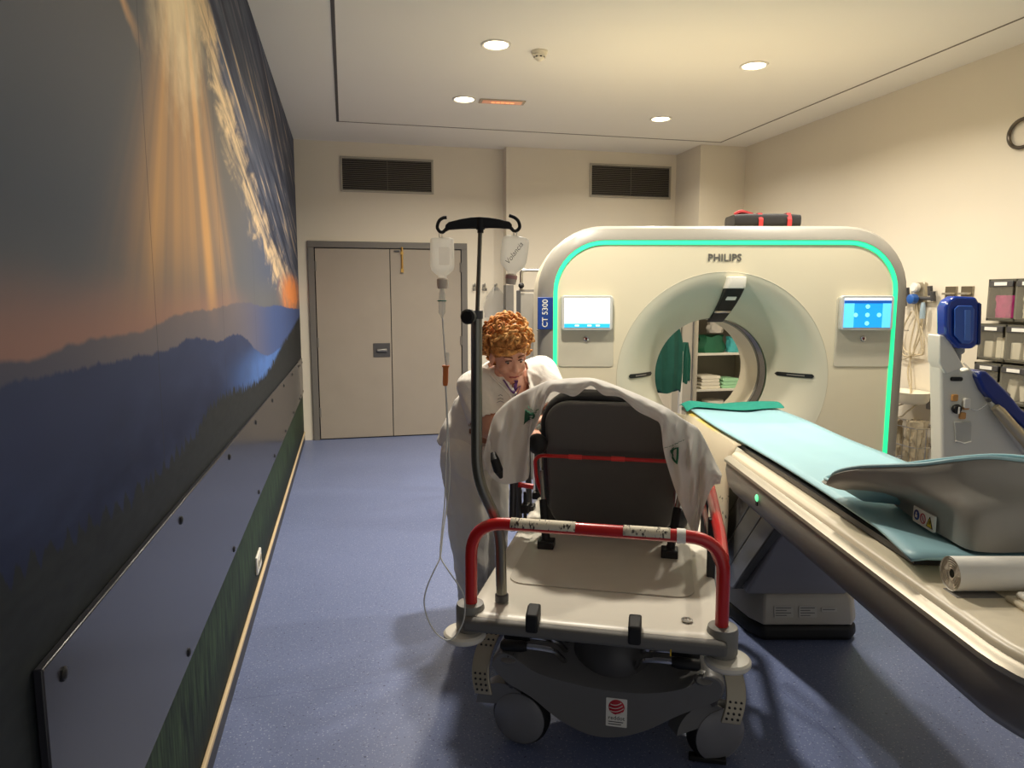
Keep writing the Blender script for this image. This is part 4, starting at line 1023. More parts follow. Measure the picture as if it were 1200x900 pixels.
# base hull
def hull(mid, k=1.0):
    q = smooth_path([(-.355, .30), (-.345, .335), (-.30, .352), (-.20, .33-(.33-mid)*.5), (-.06, mid+.008), (.06, mid), (.18, mid+.008), (.29, .33-(.33-mid)*.4), (.345, .348), (.39, .335), (.40, .30), (.375, .262), (.27, .205), (.16, .135), (.06, .098), (-.03, .098), (-.13, .14), (-.22, .205), (-.31, .252), (-.355, .30)], 5)[:-1]
    return [(p[0]*k, .22+(p[1]-.22)*k) for p in q]
def hrow(v, mid, k=1.0): return [(p[0], v, p[1]) for p in hull(mid, k)]
MB(GUR).loft([hrow(.270, .262, .975), hrow(.276, .264, .995), hrow(.29, .268), hrow(.36, .288), hrow(.46, .305), hrow(.66, .305), hrow(.72, .30, .95)]).build('base_cover', M_hull, st, angle=35)
MB(GUR).loft([hrow(1.06, .30, .95), hrow(1.12, .305), hrow(1.40, .29), hrow(1.46, .28, .97)]).build('base_cover', M_hull, st, angle=35)
MB(GUR).box(-.16, .18, .60, 1.20, .20, .33).build('base_beam', M_dgrey, st, bevel=.03, bseg=3)
# award sticker
S = GUR @ basis((.065, .2685, .190), (1, 0, 0), (0, 0, 1))
stk = MB(S).prism(rrect(.068, .098, .003, 3), 'xy', 0, .0012).build('award_sticker', M_paper, st)
rb = MB(S).lathe([(.026, .0012), (.025, .003), (.018, .006), (.0001, .0075)], 28, (0, .019, 0)).build('sticker_ball', mat('sticker red', (196, 34, 52), .4), stk)
for k in range(4):
    y0 = .036-k*.0115; pts = []
    for j in range(13):
        xx = -.023+.046*j/12; yy = y0-.006*math.cos(xx*70)+xx*.25
        rr_ = math.hypot(xx, yy-.019)
        if rr_ < .0245: pts.append((xx, yy, .0016+.0063*math.sqrt(max(0, 1-(rr_/.026)**2))))
    if len(pts) > 2: MB(S).tube(pts, .0014, 5).build('ball_stripe', M_paper, stk)
text('sticker_lettering', 'reddot', .0195, M_dark, stk, S @ basis((0, -.019, .0014), (1, 0, 0), (0, 1, 0)), .0002)
for k in range(2): MB(S).box(-.026, .022-.006*k, -.034-.008*k, -.031-.008*k, .001, .0016).build('sticker_line', M_dgrey, stk)
# pedals
M_ped = mat('pedal beige metal', (172, 164, 146), .38, .4)
for s, u0 in ((-1, -.375), (1, .415)):
    pd_rows = []
    for i in range(13):
        f = i/12; z = .20+.19*f; off = s*.030*math.sin(f*PI)-s*.018*(f-.3)*(1 if s < 0 else 1)
        w = .030
        xo = u0+off*.8
        th = .012
        yv = .262+.10*f**1.5
        pd_rows.append([(xo-w, yv, z), (xo+w, yv, z), (xo+w, yv+th, z+.004), (xo-w, yv+th, z+.004)])
    pd = MB(GUR).loft(pd_rows).build('foot_pedal', M_ped, st, bevel=.003)
    dots = MB(GUR)
    for i in list(range(1, 5))+list(range(9, 12)):
        f = i/12; q = pd_rows[i]
        for k in range(3):
            xx = q[0][0]+(q[1][0]-q[0][0])*(.22+.28*k)
            MB(GUR).cyl((xx, q[0][1]-.001, q[0][2]), (xx, q[0][1]+.004, q[0][2]), .0042, 8)
            dots.cyl((xx, q[0][1]-.0012, q[0][2]), (xx, q[0][1]+.004, q[0][2]), .0042, 8)
    d = dots.build('pedal_hole', M_dark, pd, smooth=False); d['kind'] = 'stuff'
    MB(GUR).lathe([(.030, 0), (.030, .008), (.022, .012), (.0001, .012)], 24, (s*.315+.02, .285, .328), (0, -.35, 1)).build('pedal_hub', M_hull, st)
    MB(GUR).box(s*.315+.019, s*.315+.021, .262, .306, .342, .3445, None).box(s*.315+.004, s*.315+.036, .283, .286, .342, .3445).build('hub_cross', M_dark, st)
# casters
def caster(u, v, rot):
    c = GUR @ Matrix.Translation((u, v, .1)) @ Matrix.Rotation(rot, 4, 'Z')
    root = MB(c).lathe([(.075, -.022), (.09, -.026), (.1, -.014), (.1, .014), (.09, .026), (.075, .022)], 40, (0, 0, 0), (0, 1, 0)).build('caster_tyre', M_black, st, angle=50)
    for s in (-1, 1):
        MB(c).lathe([(.088, .0), (.090, .012), (.07, .024), (.03, .028), (.0001, .028)], 40, (0, s*.020, 0), (0, s, 0)).build('wheel_cover', mat('wheel cover grey', (120, 120, 124), .35), root, angle=50)
    MB(c).lathe([(.03, .10), (.034, .13), (.03, .19)], 18, (-.03, 0, 0)).build('caster_stem', M_dgrey, root)
    MB(c).loft([[(-.06+.11*math.cos(a)*.9, y, .025+.09*math.sin(a)) for a in [rad(20+160*k/10) for k in range(11)]] for y in (-.03, .03)]).build('caster_hood', M_hull, root, angle=50)
caster(-.262, .34, rad(-8)); caster(.385, .385, rad(28)); caster(-.262, 1.36, rad(5)); caster(.33, 1.36, rad(-12))
MB(GUR).box(.30, .42, .33, .36, .012, .03).build('brake_pad', M_black, st, bevel=.004)
# backrest: hinge at v=.85, its head end leaning back over the platform
PV, PZ = .86, .63; A = math.atan2(.57, -.19)       # direction of the back, pointing up and towards the camera
BK = GUR @ Matrix.Translation((0, PV, PZ)) @ Matrix.Rotation(A-PI/2, 4, 'X')   # local z along the back, -y = rear face
bk = MB(BK).prism(rrect(.49, .57, .10, 8, 0, .265), 'xz', -.028, .0).build('backrest_panel', M_panel, st, bevel=.010, bseg=3)
mt_ = MB(BK).prism(rrect(.42, .615, .15, 8, -.06, .265), 'xz', .002, .06).build('mattress', mat('black mattress vinyl', (24, 24, 26), .5, var=.1, bump=.1), st, bevel=.02, bseg=3)
MB(GUR).prism(rrect(.60, .72, .06, 6, 0, 1.255), 'xy', .604, .69).build('mattress_seat', MATS['black mattress vinyl'], st, bevel=.02, bseg=3)
for s in (-1, 1):
    MB(BK).ball((s*.272, -.055, .385), (.040, .034, .042), 16, 10).build('corner_grip', M_black, st)
hb = fillet([(-.262, -.035, .12), (-.286, -.05, .22), (-.286, -.055, .335), (.262, -.055, .335), (.262, -.05, .22), (.25, -.035, .12)], .04, 6)
hd = MB(BK).tube(hb, .0075, 10).build('back_handle', M_red, st)
for x in (-.13, .03): MB(BK).tube([(x-.025, -.055, .335), (x+.025, -.055, .335)], .0095, 10).build('handle_sleeve', mat('bright red sleeve', (222, 60, 58), .35), hd)
for s in (-1, 1):
    p0 = BK @ Vector((s*.268, -.03, .25)); p1 = GUR @ Vector((s*.225, .62, .605))
    gs = MB().tube([p0, p0.lerp(p1, .45)], .008, 10).build('gas_spring', M_steel, st)
    MB().tube([p0.lerp(p1, .4), p1], .0155, 12).build('spring_cylinder', M_black, gs)
    MB(GUR).box(s*.225-.03, s*.225+.03, .59, .65, .60, .63).build('spring_bracket', M_dark, st, bevel=.004)
    q0 = BK @ Vector((s*.268, -.02, .33)); q1 = BK @ Vector((s*.268, -.02, .22))
    MB().tube([q0, q1], .006, 8).build('latch_rod', M_chrome, st)

# ================================================================== INFUSION POLE in the stretcher's socket
IP = GUR @ Matrix.Translation((-.284, .126, .60))
ip = thing('infusion_pole', 'bent steel infusion pole with black two-hook crossbar at the stretcher corner', 'infusion pole', IP)
PY = 2.045
pb = at(588, 697, 2.07); pb = Vector((pb.x, pb.y, .602))
lo = [pb, pb+Vector((0, 0, .255)), at(558.5, 560, PY), at(558.5, 371, PY)]
lo[1] = at(586, 618, 2.065)
tb_ = MB().tube(fillet(lo, .07, 6), .0165, 14).build('lower_tube', mat('pole steel', (128, 126, 116), .3, .85), ip)
MB().lathe([(.021, 0), (.021, .02), (.017, .024)], 16, pb).build('pole_foot', M_dgrey, ip)
MB().cyl(at(558.5, 372, PY)-Vector((0, 0, .004)), at(558.5, 364, PY), .019).build('tube_collar', M_dgrey, ip)
MB().tube([at(559, 374, PY), at(563, 262, PY)], .0062, 10).build('upper_rod', mat('rod steel', (110, 106, 98), .3, .85), ip)
k0 = at(551, 371, PY-.035)
MB().cyl(at(558, 371, PY), k0, .010).lathe([(.018, 0), (.0215, .006), (.0215, .02), (.016, .026), (.0001, .027)], 20, k0, VIEW @ Vector((-.35, -1, 0))-VIEW @ Vector((0, 0, 0))).build('locking_knob', M_black, ip)
# crossbar
def hp(px, py, dy=0): return at(px, py, PY+dy)
cb = []
for px, yt, yb in ((522, 264, 272), (526, 260.5, 269.5), (540, 257, 268.5), (552, 255, 268), (562, 254.5, 268), (573, 255.2, 267.3), (585, 257, 267.5), (597, 260, 268.5), (600, 263, 271)):
    a_, b_ = hp(px, yt), hp(px, yb); d = VIEW @ Vector((0, .009, 0))
    cb.append([a_-d, a_+d, b_+d, b_-d])
MB().loft(cb).build('crossbar', M_black, ip, bevel=.003)
MB().cyl(hp(563, 269), hp(563, 255), .0125).cyl(hp(563, 273), hp(563, 268), .009).build('crossbar_hub', M_black, ip)
h1 = smooth_path([hp(*q) for q in ((523, 268), (519, 272), (515, 271), (512.5, 266), (514.5, 259), (519, 255.5), (523.5, 255))], 5)
h2 = smooth_path([hp(*q) for q in ((599, 267), (602, 270.5), (606, 270), (609, 266), (607.5, 259.5), (603, 255), (596.5, 252.5))], 5)
MB().tube(h1, .0048, 10).build('hook', M_black, ip); MB().tube(h2, .0048, 10).build('hook', M_black, ip)

# ---- bottles
M_bot, b = new_mat('milky translucent bottle'); nt = NX.nt
x, y, z, ov = obj_xyz()
cc = cmix(nse(ov, 14, 2), rgb(236, 232, 222), rgb(246, 243, 236))
df = nt.nodes.new('ShaderNodeBsdfTranslucent'); nt.links.new(cc, df.inputs['Color']); nt.links.new(cc, b.inputs['Base Color'])
tr_ = nt.nodes.new('ShaderNodeBsdfTransparent'); b.inputs['Roughness'].default_value = .35
m1 = nt.nodes.new('ShaderNodeMixShader'); m1.inputs[0].default_value = .5
nt.links.new(b.outputs[0], m1.inputs[1]); nt.links.new(df.outputs[0], m1.inputs[2])
m2 = nt.nodes.new('ShaderNodeMixShader'); m2.inputs[0].default_value = .30
nt.links.new(m1.outputs[0], m2.inputs[1]); nt.links.new(tr_.outputs[0], m2.inputs[2])
nt.links.new(m2.outputs[0], nt.nodes['Material Output'].inputs['Surface'])
M_liq = mat('bottle label tint', (240, 216, 200), .5, alpha=.12)
def bottle(name, label, topc, h, w, tilt, twist, shoulders):
    M = Matrix.Translation(topc) @ VIEW @ Matrix.Rotation(tilt, 4, 'Y')
    t = thing(name, label, 'infusion bottle', M, 'infusion bottles on the pole')
    prof = shoulders; rows = []
    for f, ww in prof: rows.append([(p[0], p[1], -h*f) for p in rrect(max(.004, w*ww), max(.004, w*.72*ww), w*ww*.28, 5)])
    MB(M).loft(rows).build('bottle_body', M_bot, t, angle=50)
    zc = -h*prof[-1][0]
    MB(M).lathe([(.0115, zc+.004), (.0165, zc), (.0165, zc-.012), (.0145, zc-.026), (.0001, zc-.027)], 18).build('bottle_cap', mat('bottle cap beige', (222, 204, 184), .45), t)
    MB(M).tube(smooth_path([(0, 0, -.002), (.0, 0, .010), (-.004, 0, .016), (-.008, 0, .010), (-.006, 0, .0)], 4), .0022, 6).build('hanger_loop', M_white, t)
    return t, M, zc
prof1 = [(0, .72), (.015, .9), (.05, .98), (.5, 1), (.72, 1.0), (.82, .92), (.92, .58), (.97, .36), (1.06, .34)]
b1, MB1, zc1 = bottle('infusion_bottle', 'upright milky infusion bottle with drip line, on the left hook', hp(518, 279), .110, .068, 0, 0, prof1)
MB(MB1).prism(rrect(.030, .05, .004, 3, .008, -.052), 'xz', -.0262, -.0245).build('bottle_label', M_liq, b1)
prof2 = [(0, .5), (.015, .72), (.06, .93), (.15, 1.0), (.45, 1.0), (.68, .97), (.8, .86), (.92, .52), (.98, .36), (1.06, .34)]
b2, MB2, zc2 = bottle('infusion_bottle', 'tilted milky infusion bottle with handwriting, on the right hook', hp(605, 277), .104, .078, rad(7), 0, prof2)
MB(MB2).box(-.0015, .0015, -.001, .001, -.004, .022).build('hanging_strap', M_white, b2)
text('handwriting', 'Volancia', .021, mat('ink', (36, 30, 40), .6), b2, MB2 @ basis((.0, -.0295, -.050), (.5, 0, .86), (-.86, 0, .5)), .0002, shear=.25, bold=-.0001)
MB(MB2).lathe([(.0168, zc2-.001), (.0172, zc2-.006), (.0168, zc2-.011)], 18).build('cap_ring', mat('pink cap ring', (214, 160, 150), .45), b2)
# ---- drip set: chamber, clamp and tubes
t = thing('drip_line', 'clear infusion drip line with orange roller clamp hanging from the left bottle', 'drip line', Matrix.Translation(hp(517, 332)))
Y1 = PY
MB().cyl(hp(518, 336.5), hp(518, 333), .009).build('spike_collar', M_dark, t)
MB().cyl(hp(513.5, 336), hp(516.5, 336), .006).build('vent_cap', mat('dark teal plastic', (22, 74, 70), .4), t)
a_, b_ = hp(518, 373), hp(518, 337); L_ = (b_-a_).length
MB().lathe([(.003, 0), (.005, .008), (.0105, .016), (.0105, L_*.55), (.0095, L_*.57), (.009, L_*.8), (.006, L_*.92), (.004, L_)], 18, a_, b_-a_).build('drip_chamber', M_glassy, t)
MB().lathe([(.0115, -.0015), (.0135, -.0015), (.0135, .0015), (.0115, .0015)], 18, hp(518, 352.5)).build('chamber_ring', mat('teal ring', (20, 110, 96), .4), t)
M_tube = mat('clear tube', (220, 220, 214), .15, alpha=.8)
MB().tube(smooth_path([hp(*q) for q in ((518.5, 373), (520, 395), (521.5, 415), (523, 428))], 5), .0022, 7).build('upper_tube', M_tube, t)
MB().cyl(hp(524.5, 428), hp(524.5, 413), .005).build('injection_port', M_glassy, t)
c0 = hp(522, 452); c1 = hp(522.5, 428)
MB().loft([[p+(VIEW @ Vector((sx*w_, sy*.008, 0))) for sx, sy in ((-1, -1), (1, -1), (1, 1), (-1, 1))] for p, w_ in ((c0, .006), (c0.lerp(c1, .15), .0075), (c0.lerp(c1, .9), .0075), (c0.lerp(c1, .92), .0105), (c1, .0105))]).build('roller_clamp', mat('orange clamp', (214, 116, 50), .4), t, bevel=.002)
MB().tube(smooth_path([hp(q[0], q[1], -.16*max(0, min(1, (q[1]-580)/90))) for q in ((522, 452), (523, 475), (524, 500), (523, 530), (522, 560), (521, 590), (518, 620), (516, 645), (517, 655), (525, 668), (536, 684), (543, 697), (545, 712), (543, 728), (536, 742), (527, 750), (517, 747), (508, 738), (500, 722), (497, 704), (501, 686), (509, 668), (516, 652), (519, 625), (524, 590), (527, 560), (526, 530), (525, 500), (523.5, 470), (522.5, 452))], 4), .0021, 7).build('looped_tube', M_tube, t)

# ================================================================== SHEET over the backrest
cols = [((575, 498), (566, 535)), ((580, 486), (573, 556)), ((590, 475), (588, 567)), ((603, 465), (604, 566)), ((618, 457), (620, 559)), ((629, 452), (617, 524)), ((637, 448.5), (629, 498)), ((645, 446), (644, 462)),
        ((660, 444), (659, 461)), ((675, 443), (674, 464.5)), ((692, 443), (692, 452)), ((706, 446), (707, 463)), ((722, 452), (728, 466)), ((745, 461), (747, 482)), ((765, 470), (765, 491)), ((781, 477.5), (774, 499)),
        ((791, 484), (778, 530)), ((800, 490), (789, 568)), ((810, 496), (804, 608)), ((819, 502), (815, 628)), ((828, 518), (822, 604)), ((838, 540), (834, 572)), ((846, 556), (844, 567))]
ctop = BK @ Vector((0, -.0, .64))
def bky(u_, up, dy):    # ground distance of the mattress top at that column
    p = VIEW.inverted() @ (BK @ Vector((u_, dy, up)))
    return p.y
nC = len(cols); fine = []
def interp(a):
    i = min(int(a), nC-2); f = a-i
    def cr(k0, k1):
        P0 = cols[max(i-1, 0)][k0][k1]; P1 = cols[i][k0][k1]; P2 = cols[i+1][k0][k1]; P3 = cols[min(i+2, nC-1)][k0][k1]
        return .5*(2*P1+(P2-P0)*f+(2*P0-5*P1+4*P2-P3)*f*f+(3*P1-P0-3*P2+P3)*f**3)
    return (cr(0, 0), cr(0, 1)), (cr(1, 0), cr(1, 1))
NF = 132; NR = 22; rows = []
for j in range(NF+1):
    a = (nC-1)*j/NF; (rx, ry), (hx, hy) = interp(a)
    Yr = 2.515+(.15*((7-a)/7)**1.0 if a < 7 else 0)
    if a > 7: Yr = 2.515-.09*min(1, (a-7)/8)+(.02*(a-15)/7 if a > 15 else 0)
    row = []
    for k in range(5):                       # behind the ridge, lying on the mattress
        f = 1-k/5
        p = at(rx, ry, Yr); d = VIEW @ Vector((0, .22*f, 0)); row.append(p+d+Vector((0, 0, -.10*f*f-.012*f)))
    hang = math.hypot(hx-rx, hy-ry)/110
    for k in range(NR+1):
        f = k/NR
        px, py = rx+(hx-rx)*f, ry+(hy-ry)*f
        bow = math.sin(min(1, f*2.2)*PI/2)
        amp = hang*(.020*math.sin(a*2.3+f*2.0)+.012*math.sin(a*4.1-f*5)+.008*math.sin(a*7.3+f*11))+.004*math.sin(a*5.1+f*7)+.006*mnoise.noise(Vector((a*1.6, f*6, 3)))+.02*hang*(abs(mnoise.noise(Vector((a*.9+f*2, f*3-a*.5, 8))))-.2)
        Y = Yr-.05*bow+amp*min(1, f*3)*(.6 if 6 < a < 16 else 1)
        row.append(at(px, py, Y))
    rows.append(row)
M_sheet = mat('white hospital sheet', (240, 237, 232), .85, var=.02, bump=.06, scale=40)
nt = M_sheet.node_tree; tl_ = nt.nodes.new('ShaderNodeBsdfTranslucent'); tl_.inputs['Color'].default_value = rgb(240, 237, 232)
mx_ = nt.nodes.new('ShaderNodeMixShader'); mx_.inputs[0].default_value = .45
nt.links.new(nt.nodes['Principled BSDF'].outputs[0], mx_.inputs[1]); nt.links.new(tl_.outputs[0], mx_.inputs[2])
nt.links.new(mx_.outputs[0], nt.nodes['Material Output'].inputs['Surface'])
sh = MB().grid(rows).build('bed_sheet', M_sheet, None, solid=.0025, sub=1, angle=180)
tag(sh, 'white hospital sheet with green prints draped over the raised backrest', 'sheet')
# printed green marks on the sheet
flat = [p for r in rows for p in r]; nr = len(rows[0]); fcs = [(j*nr+k, (j+1)*nr+k, (j+1)*nr+k+1, j*nr+k+1) for j in range(len(rows)-1) for k in range(nr-1)]
BV = BVHTree.FromPolygons(flat, fcs)
def stick(px, py, off=.006):
    d = ray_dir(px, py); h = BV.ray_cast(Vector((0, 0, CAM_H)), d)
    if h[0] is None: return None
    n_ = h[1] if h[1].dot(d) < 0 else -h[1]
    return h[0]+n_*off
M_print = mat('green print', (40, 104, 74), .85)
def stroke(pts, r, name='green_print'):
    q = []
    for i in range(len(pts)-1):
        for k in range(6):
            f = k/6; s_ = stick(pts[i][0]+(pts[i+1][0]-pts[i][0])*f, pts[i][1]+(pts[i+1][1]-pts[i][1])*f)
            if s_: q.append(s_)
    s_ = stick(*pts[-1])
    if s_: q.append(s_)
    if len(q) > 2: MB().tube(q, r, 6, flat=.5).build(name, M_print, sh)
def fillp(poly, name='green_print'):
    c = (sum(p[0] for p in poly)/len(poly), sum(p[1] for p in poly)/len(poly)); rws = []
    for f in (0.02, .35, .7, 1):
        r_ = []
        for i in range(len(poly)):
            for k in range(4):
                p, q = poly[i], poly[(i+1) % len(poly)]; t_ = k/4
                s_ = stick(c[0]+(p[0]+(q[0]-p[0])*t_-c[0])*f, c[1]+(p[1]+(q[1]-p[1])*t_-c[1])*f, .005)
                if s_ is None: return
                r_.append(s_)
        rws.append(r_)
    MB().loft(rws, caps=False).build(name, M_print, sh, solid=.001)
fillp([(617, 479.5), (614, 498), (628, 487)]); stroke([(621, 476), (624, 484), (633, 480)], .0016)
for k in range(3): stroke([(600+k*3, 467-k*2), (606+k*3.5, 463-k*2)], .0018)
stroke([(784.5, 528), (795, 525), (794.5, 543), (784.5, 529.5)], .0042); stroke([(790, 523.5), (786, 530)], .003)
for k in range(6): stroke([(778+k*4.2, 524-k*1.4), (781+k*4.2, 523-k*1.4)], .0013)
# black strap loop of the left side rail showing through the sheet fold
pS = at(583, 545, 2.60)
MB().tube([at(578, 531, 2.55), at(580, 539, 2.53), at(584, 551, 2.525), at(587, 559, 2.55)], [.010, .017, .018, .008], 12).build('rail_catch', M_black, st)
# ================================================================== THE NURSE
def remesh(o, vox, smooth_it=2, fac=.5):
    md = o.modifiers.new('r', 'REMESH'); md.mode = 'VOXEL'; md.voxel_size = vox
    if smooth_it:
        sm = o.modifiers.new('s', 'SMOOTH'); sm.iterations = smooth_it; sm.factor = fac
    me = bpy.data.meshes.new_from_object(o.evaluated_get(bpy.context.evaluated_depsgraph_get()))
    old = o.data; mats = list(old.materials); nm = old.name
    o.modifiers.clear(); me.materials.clear()
    for m_ in mats: me.materials.append(m_)
    o.data = me; bpy.data.meshes.remove(old); me.name = nm
    me.polygons.foreach_set('use_smooth', [True]*len(me.polygons))
    return o
m, b = new_mat('warm skin')
x, y, z, ov = obj_xyz()
c = cmix(nse(ov, 18, 3), rgb(206, 148, 122), rgb(222, 166, 140))
NX.nt.links.new(c, b.inputs['Base Color']); b.inputs['Roughness'].default_value = .5; b.inputs['Subsurface Weight'].default_value = .08
b.inputs['Subsurface Radius'].default_value = (.02, .008, .004)
M_skin = m
PY0 = 3.14
hipR, hipL = Vector((-.215, 3.13, .80)), Vector((-.125, 3.27, .80))
kneeR, kneeL = Vector((-.195, 3.14, .43)), Vector((-.105, 3.26, .43))
ankR, ankL = Vector((-.185, 3.17, .09)), Vector((-.10, 3.30, .09))
pel = Vector((-.175, 3.20, .88)); wai = Vector((-.125, 3.175, 1.0)); che = Vector((-.045, 3.135, 1.11))
shR, shL = Vector((-.165, 3.06, 1.14)), Vector((.135, 3.22, 1.175))
nek = Vector((-.02, 3.115, 1.195))
elR, haR = Vector((-.100, 2.975, .965)), Vector((.0, 2.91, .985))
elL, haL = Vector((.20, 3.07, .985)), Vector((.15, 2.98, 1.01))
hf = Vector((.33, -.86, -.30)).normalized()          # the way the face looks
hr = hf.cross(Vector((0, 0, 1))).normalized()        # image-left/right axis of the head
hr = (hr+Vector((0, 0, -.06))).normalized(); hu = hr.cross(hf).normalized()
hc = Vector((-.014, 3.04, 1.275))
HM = Matrix((hr, hf, hu)).transposed().to_4x4(); HM.translation = hc
HV = VIEW @ HM                                        # head: x sideways, y forward, z up
PM = VIEW @ Matrix.Translation((ankR.x, 3.2, 0))
pb_ = MB(VIEW)
def cap(a, b2, ra, rb, M=None):
    (pb_ if M is None else M).capsule(a, b2, ra, rb)
cap(hipR, kneeR, .08, .055); cap(hipL, kneeL, .08, .055); cap(kneeR, ankR, .052, .034); cap(kneeL, ankL, .052, .034)
for an in (ankR, ankL):
    t_ = an+Vector((.125, -.10, -.055)); cap(an+Vector((-.02, .015, -.045)), t_, .032, .026); cap(an, an+Vector((0, 0, -.04)), .034, .036)
cap(pel, wai, .125, .115); cap(wai, che, .12, .125); cap(hipR, hipL, .085, .085); cap(shR, shL, .062, .062); cap(che, nek, .09, .055)
cap(nek+Vector((0, 0, -.02)), hc+Vector((0, .03, -.03)), .052, .05)
cap(shR, elR, .052, .042); cap(elR, haR, .040, .027); cap(shL, elL, .052, .042); cap(elL, haL, .040, .027)
def hand(w, d, side):
    """palm, four unequal curled fingers and a thumb leaving the palm's side"""
    d = d.normalized(); up = Vector((0, 0, 1)); s_ = d.cross(up).normalized()*side; n_ = s_.cross(d).normalized()
    if n_.z < 0: n_ = -n_
    pc = w+d*.05
    for k in range(4):
        o_ = s_*(-.030+.020*k)
        cap(w+o_*.5+d*.01, pc+o_+d*.035, .014, .0115)
        L_ = (.062, .074, .078, .066)[k]
        k0 = pc+o_+d*.037; k1 = k0+d*L_*.42-n_*.008; k2 = k1+d*L_*.28-n_*.020; k3 = k2+d*L_*.14-n_*.022
        cap(k0, k1, .0098, .0088); cap(k1, k2, .0088, .008); cap(k2, k3, .008, .007)
    t0 = w+d*.022+s_*.028; t1 = t0+d*.030+s_*.026-n_*.006; t2 = t1+d*.028+s_*.006-n_*.012
    cap(t0, t1, .0125, .0105); cap(t1, t2, .0105, .0085)
hand(haR, haR-elR+Vector((0, -.02, -.02)), -1); hand(haL, haL-elL+Vector((-.02, 0, -.01)), 1)
# skull and face
hb_ = MB(HV)
hb_.ball((0, -.012, .030), (.072, .090, .088), 28, 20)
hb_.ball((0, .018, -.022), (.060, .066, .078), 24, 16)
hb_.ball((0, .040, -.078), (.036, .036, .030), 18, 12)
for s in (-1, 1):
    hb_.ball((s*.036, .048, -.030), (.026, .026, .026), 14, 10)         # cheeks
    hb_.ball((s*.044, .012, -.068), (.022, .035, .022), 14, 10)          # jaw
    hb_.ball((s*.074, -.012, -.008), (.010, .020, .032), 14, 10)         # ears
    hb_.ball((s*.028, .066, .024), (.024, .013, .009), 12, 8)            # brow
    hb_.ball((s*.012, .083, -.034), (.009, .010, .007), 10, 8)           # nostril wings
hb_.capsule((0, .074, .012), (0, .094, -.030), .0085, .0125)
hb_.ball((0, .076, -.057), (.022, .010, .0055), 12, 8); hb_.ball((0, .075, -.066), (.018, .010, .006), 12, 8)
pb_.v += []; o0 = len(pb_.v); pb_.v += hb_.v; pb_.f += [tuple(i+o0 for i in f) for f in hb_.f]
body = pb_.build('person', M_skin, None)
remesh(body, .0048, 2)
body.data.name = 'person'
tag(body, 'nurse in white tunic and trousers with curly reddish hair bending over the stretcher', 'person')
WM[body.name] = Matrix.Identity(4)
# eyes, brows, lips
for s in (-1, 1):
    ey = MB(HV).ball((s*.029, .0665, .003), (.0115, .0075, .0055), 14, 10).build('eye', mat('eye white', (170, 150, 140), .3), body)
    MB(HV).ball((s*.029, .0722, .001), (.0052, .0030, .0045), 12, 8).build('iris', mat('dark iris', (40, 28, 22), .2), ey)
    MB(HV).tube(smooth_path([(s*.015, .0745, .010), (s*.022, .0785, .0135), (s*.031, .0785, .0135), (s*.042, .071, .008)], 4), [.0022]*13, 6).build('eyelid', mat('lash brown', (84, 54, 42), .6), ey)
    MB(HV).tube(smooth_path([(s*.012, .079, .024), (s*.025, .081, .031), (s*.038, .074, .031), (s*.046, .064, .026)], 4), [.001]+[.0034]*11+[.001], 6).build('eyebrow', mat('brow brown', (126, 80, 50), .8), body)
MB(HV).tube(smooth_path([(-.022, .078, -.0635), (-.010, .0855, -.0605), (0, .0865, -.0615), (.010, .0855, -.0605), (.022, .078, -.0635)], 4), [.001]+[.0034]*15+[.001], 8).build('lips', mat('lip', (166, 88, 78), .45), body)
# hair: dense mop of curls
m, b = new_mat('curly copper hair')
x, y, z, ov = obj_xyz()
n1 = nse(ov, 60, 5, .7); n2 = nse(ov, 9, 3)
c = cmix(ss(n1, .35, .68), rgb(132, 74, 34), rgb(232, 164, 92)); c = cmix(ss(n2, .45, .72)*.6, c, rgb(240, 192, 122))
NX.nt.links.new(c, b.inputs['Base Color']); b.inputs['Roughness'].default_value = .7; b.inputs['Specular IOR Level'].default_value = .25
M_hair = m
rnd = random.Random(11)
hm = MB(HV)
hm.ball((0, -.024, .050), (.087, .100, .086), 24, 16)
hm.ball((0, -.058, .0), (.076, .062, .080), 20, 14)
hair_c = Vector((0, -.024, .050))
for i in range(520):
    u = rnd.uniform(-1, 1); ph = rnd.uniform(0, 2*PI); q = math.sqrt(1-u*u)
    d = Vector((q*math.cos(ph), q*math.sin(ph), u))
    if d.z < -.15 and d.y > .05: continue
    if d.z < -.45 and d.y > -.25: continue
    if d.y > .35 and d.z < .36: continue
    if d.z < -.75: continue
    tall = 1+.22*max(0, d.z)+.10*max(0, -d.y)
    p = hair_c+Vector((d.x*.092, d.y*.104, d.z*.092*tall))
    p += d*(rnd.uniform(-.006, .016)+.012*mnoise.noise(d*2.5+Vector((3, 1, 7))))
    t1 = d.orthogonal().normalized(); t2 = d.cross(t1); a0 = rnd.uniform(0, 2*PI); R_ = rnd.uniform(.010, .019)
    cx = t1*math.cos(a0)+t2*math.sin(a0); cy = (d*.8+(t2*math.cos(a0)-t1*math.sin(a0))*.6).normalized()
    n_ = 9; tot = rnd.uniform(2.0, 4.2)
    hm.tube([p+cx*math.cos(tot*k/n_)*R_+cy*math.sin(tot*k/n_)*R_+cx.cross(cy)*.010*k/n_ for k in range(n_+1)], [.003]+[.0060]*(n_-1)+[.002], 6)
# fringe swept across the forehead
for k in range(12):
    y0 = .062+.004*(k % 3); z0 = .086-.0015*k
    hm.tube(smooth_path([(-.080+.004*k, .022, .060-.004*(k % 4)), (-.048+.004*k, .070, z0-.022), (.0+.004*k, .088, z0-.028+.002*(k % 3)), (.045+.003*k, .074, z0-.022), (.084, .03, .056-.002*k)], 4), [.004]+[.0062]*15+[.003], 6)
hair = hm.build('hair', M_hair, body)
hair.data.set_sharp_from_angle(angle=rad(180))
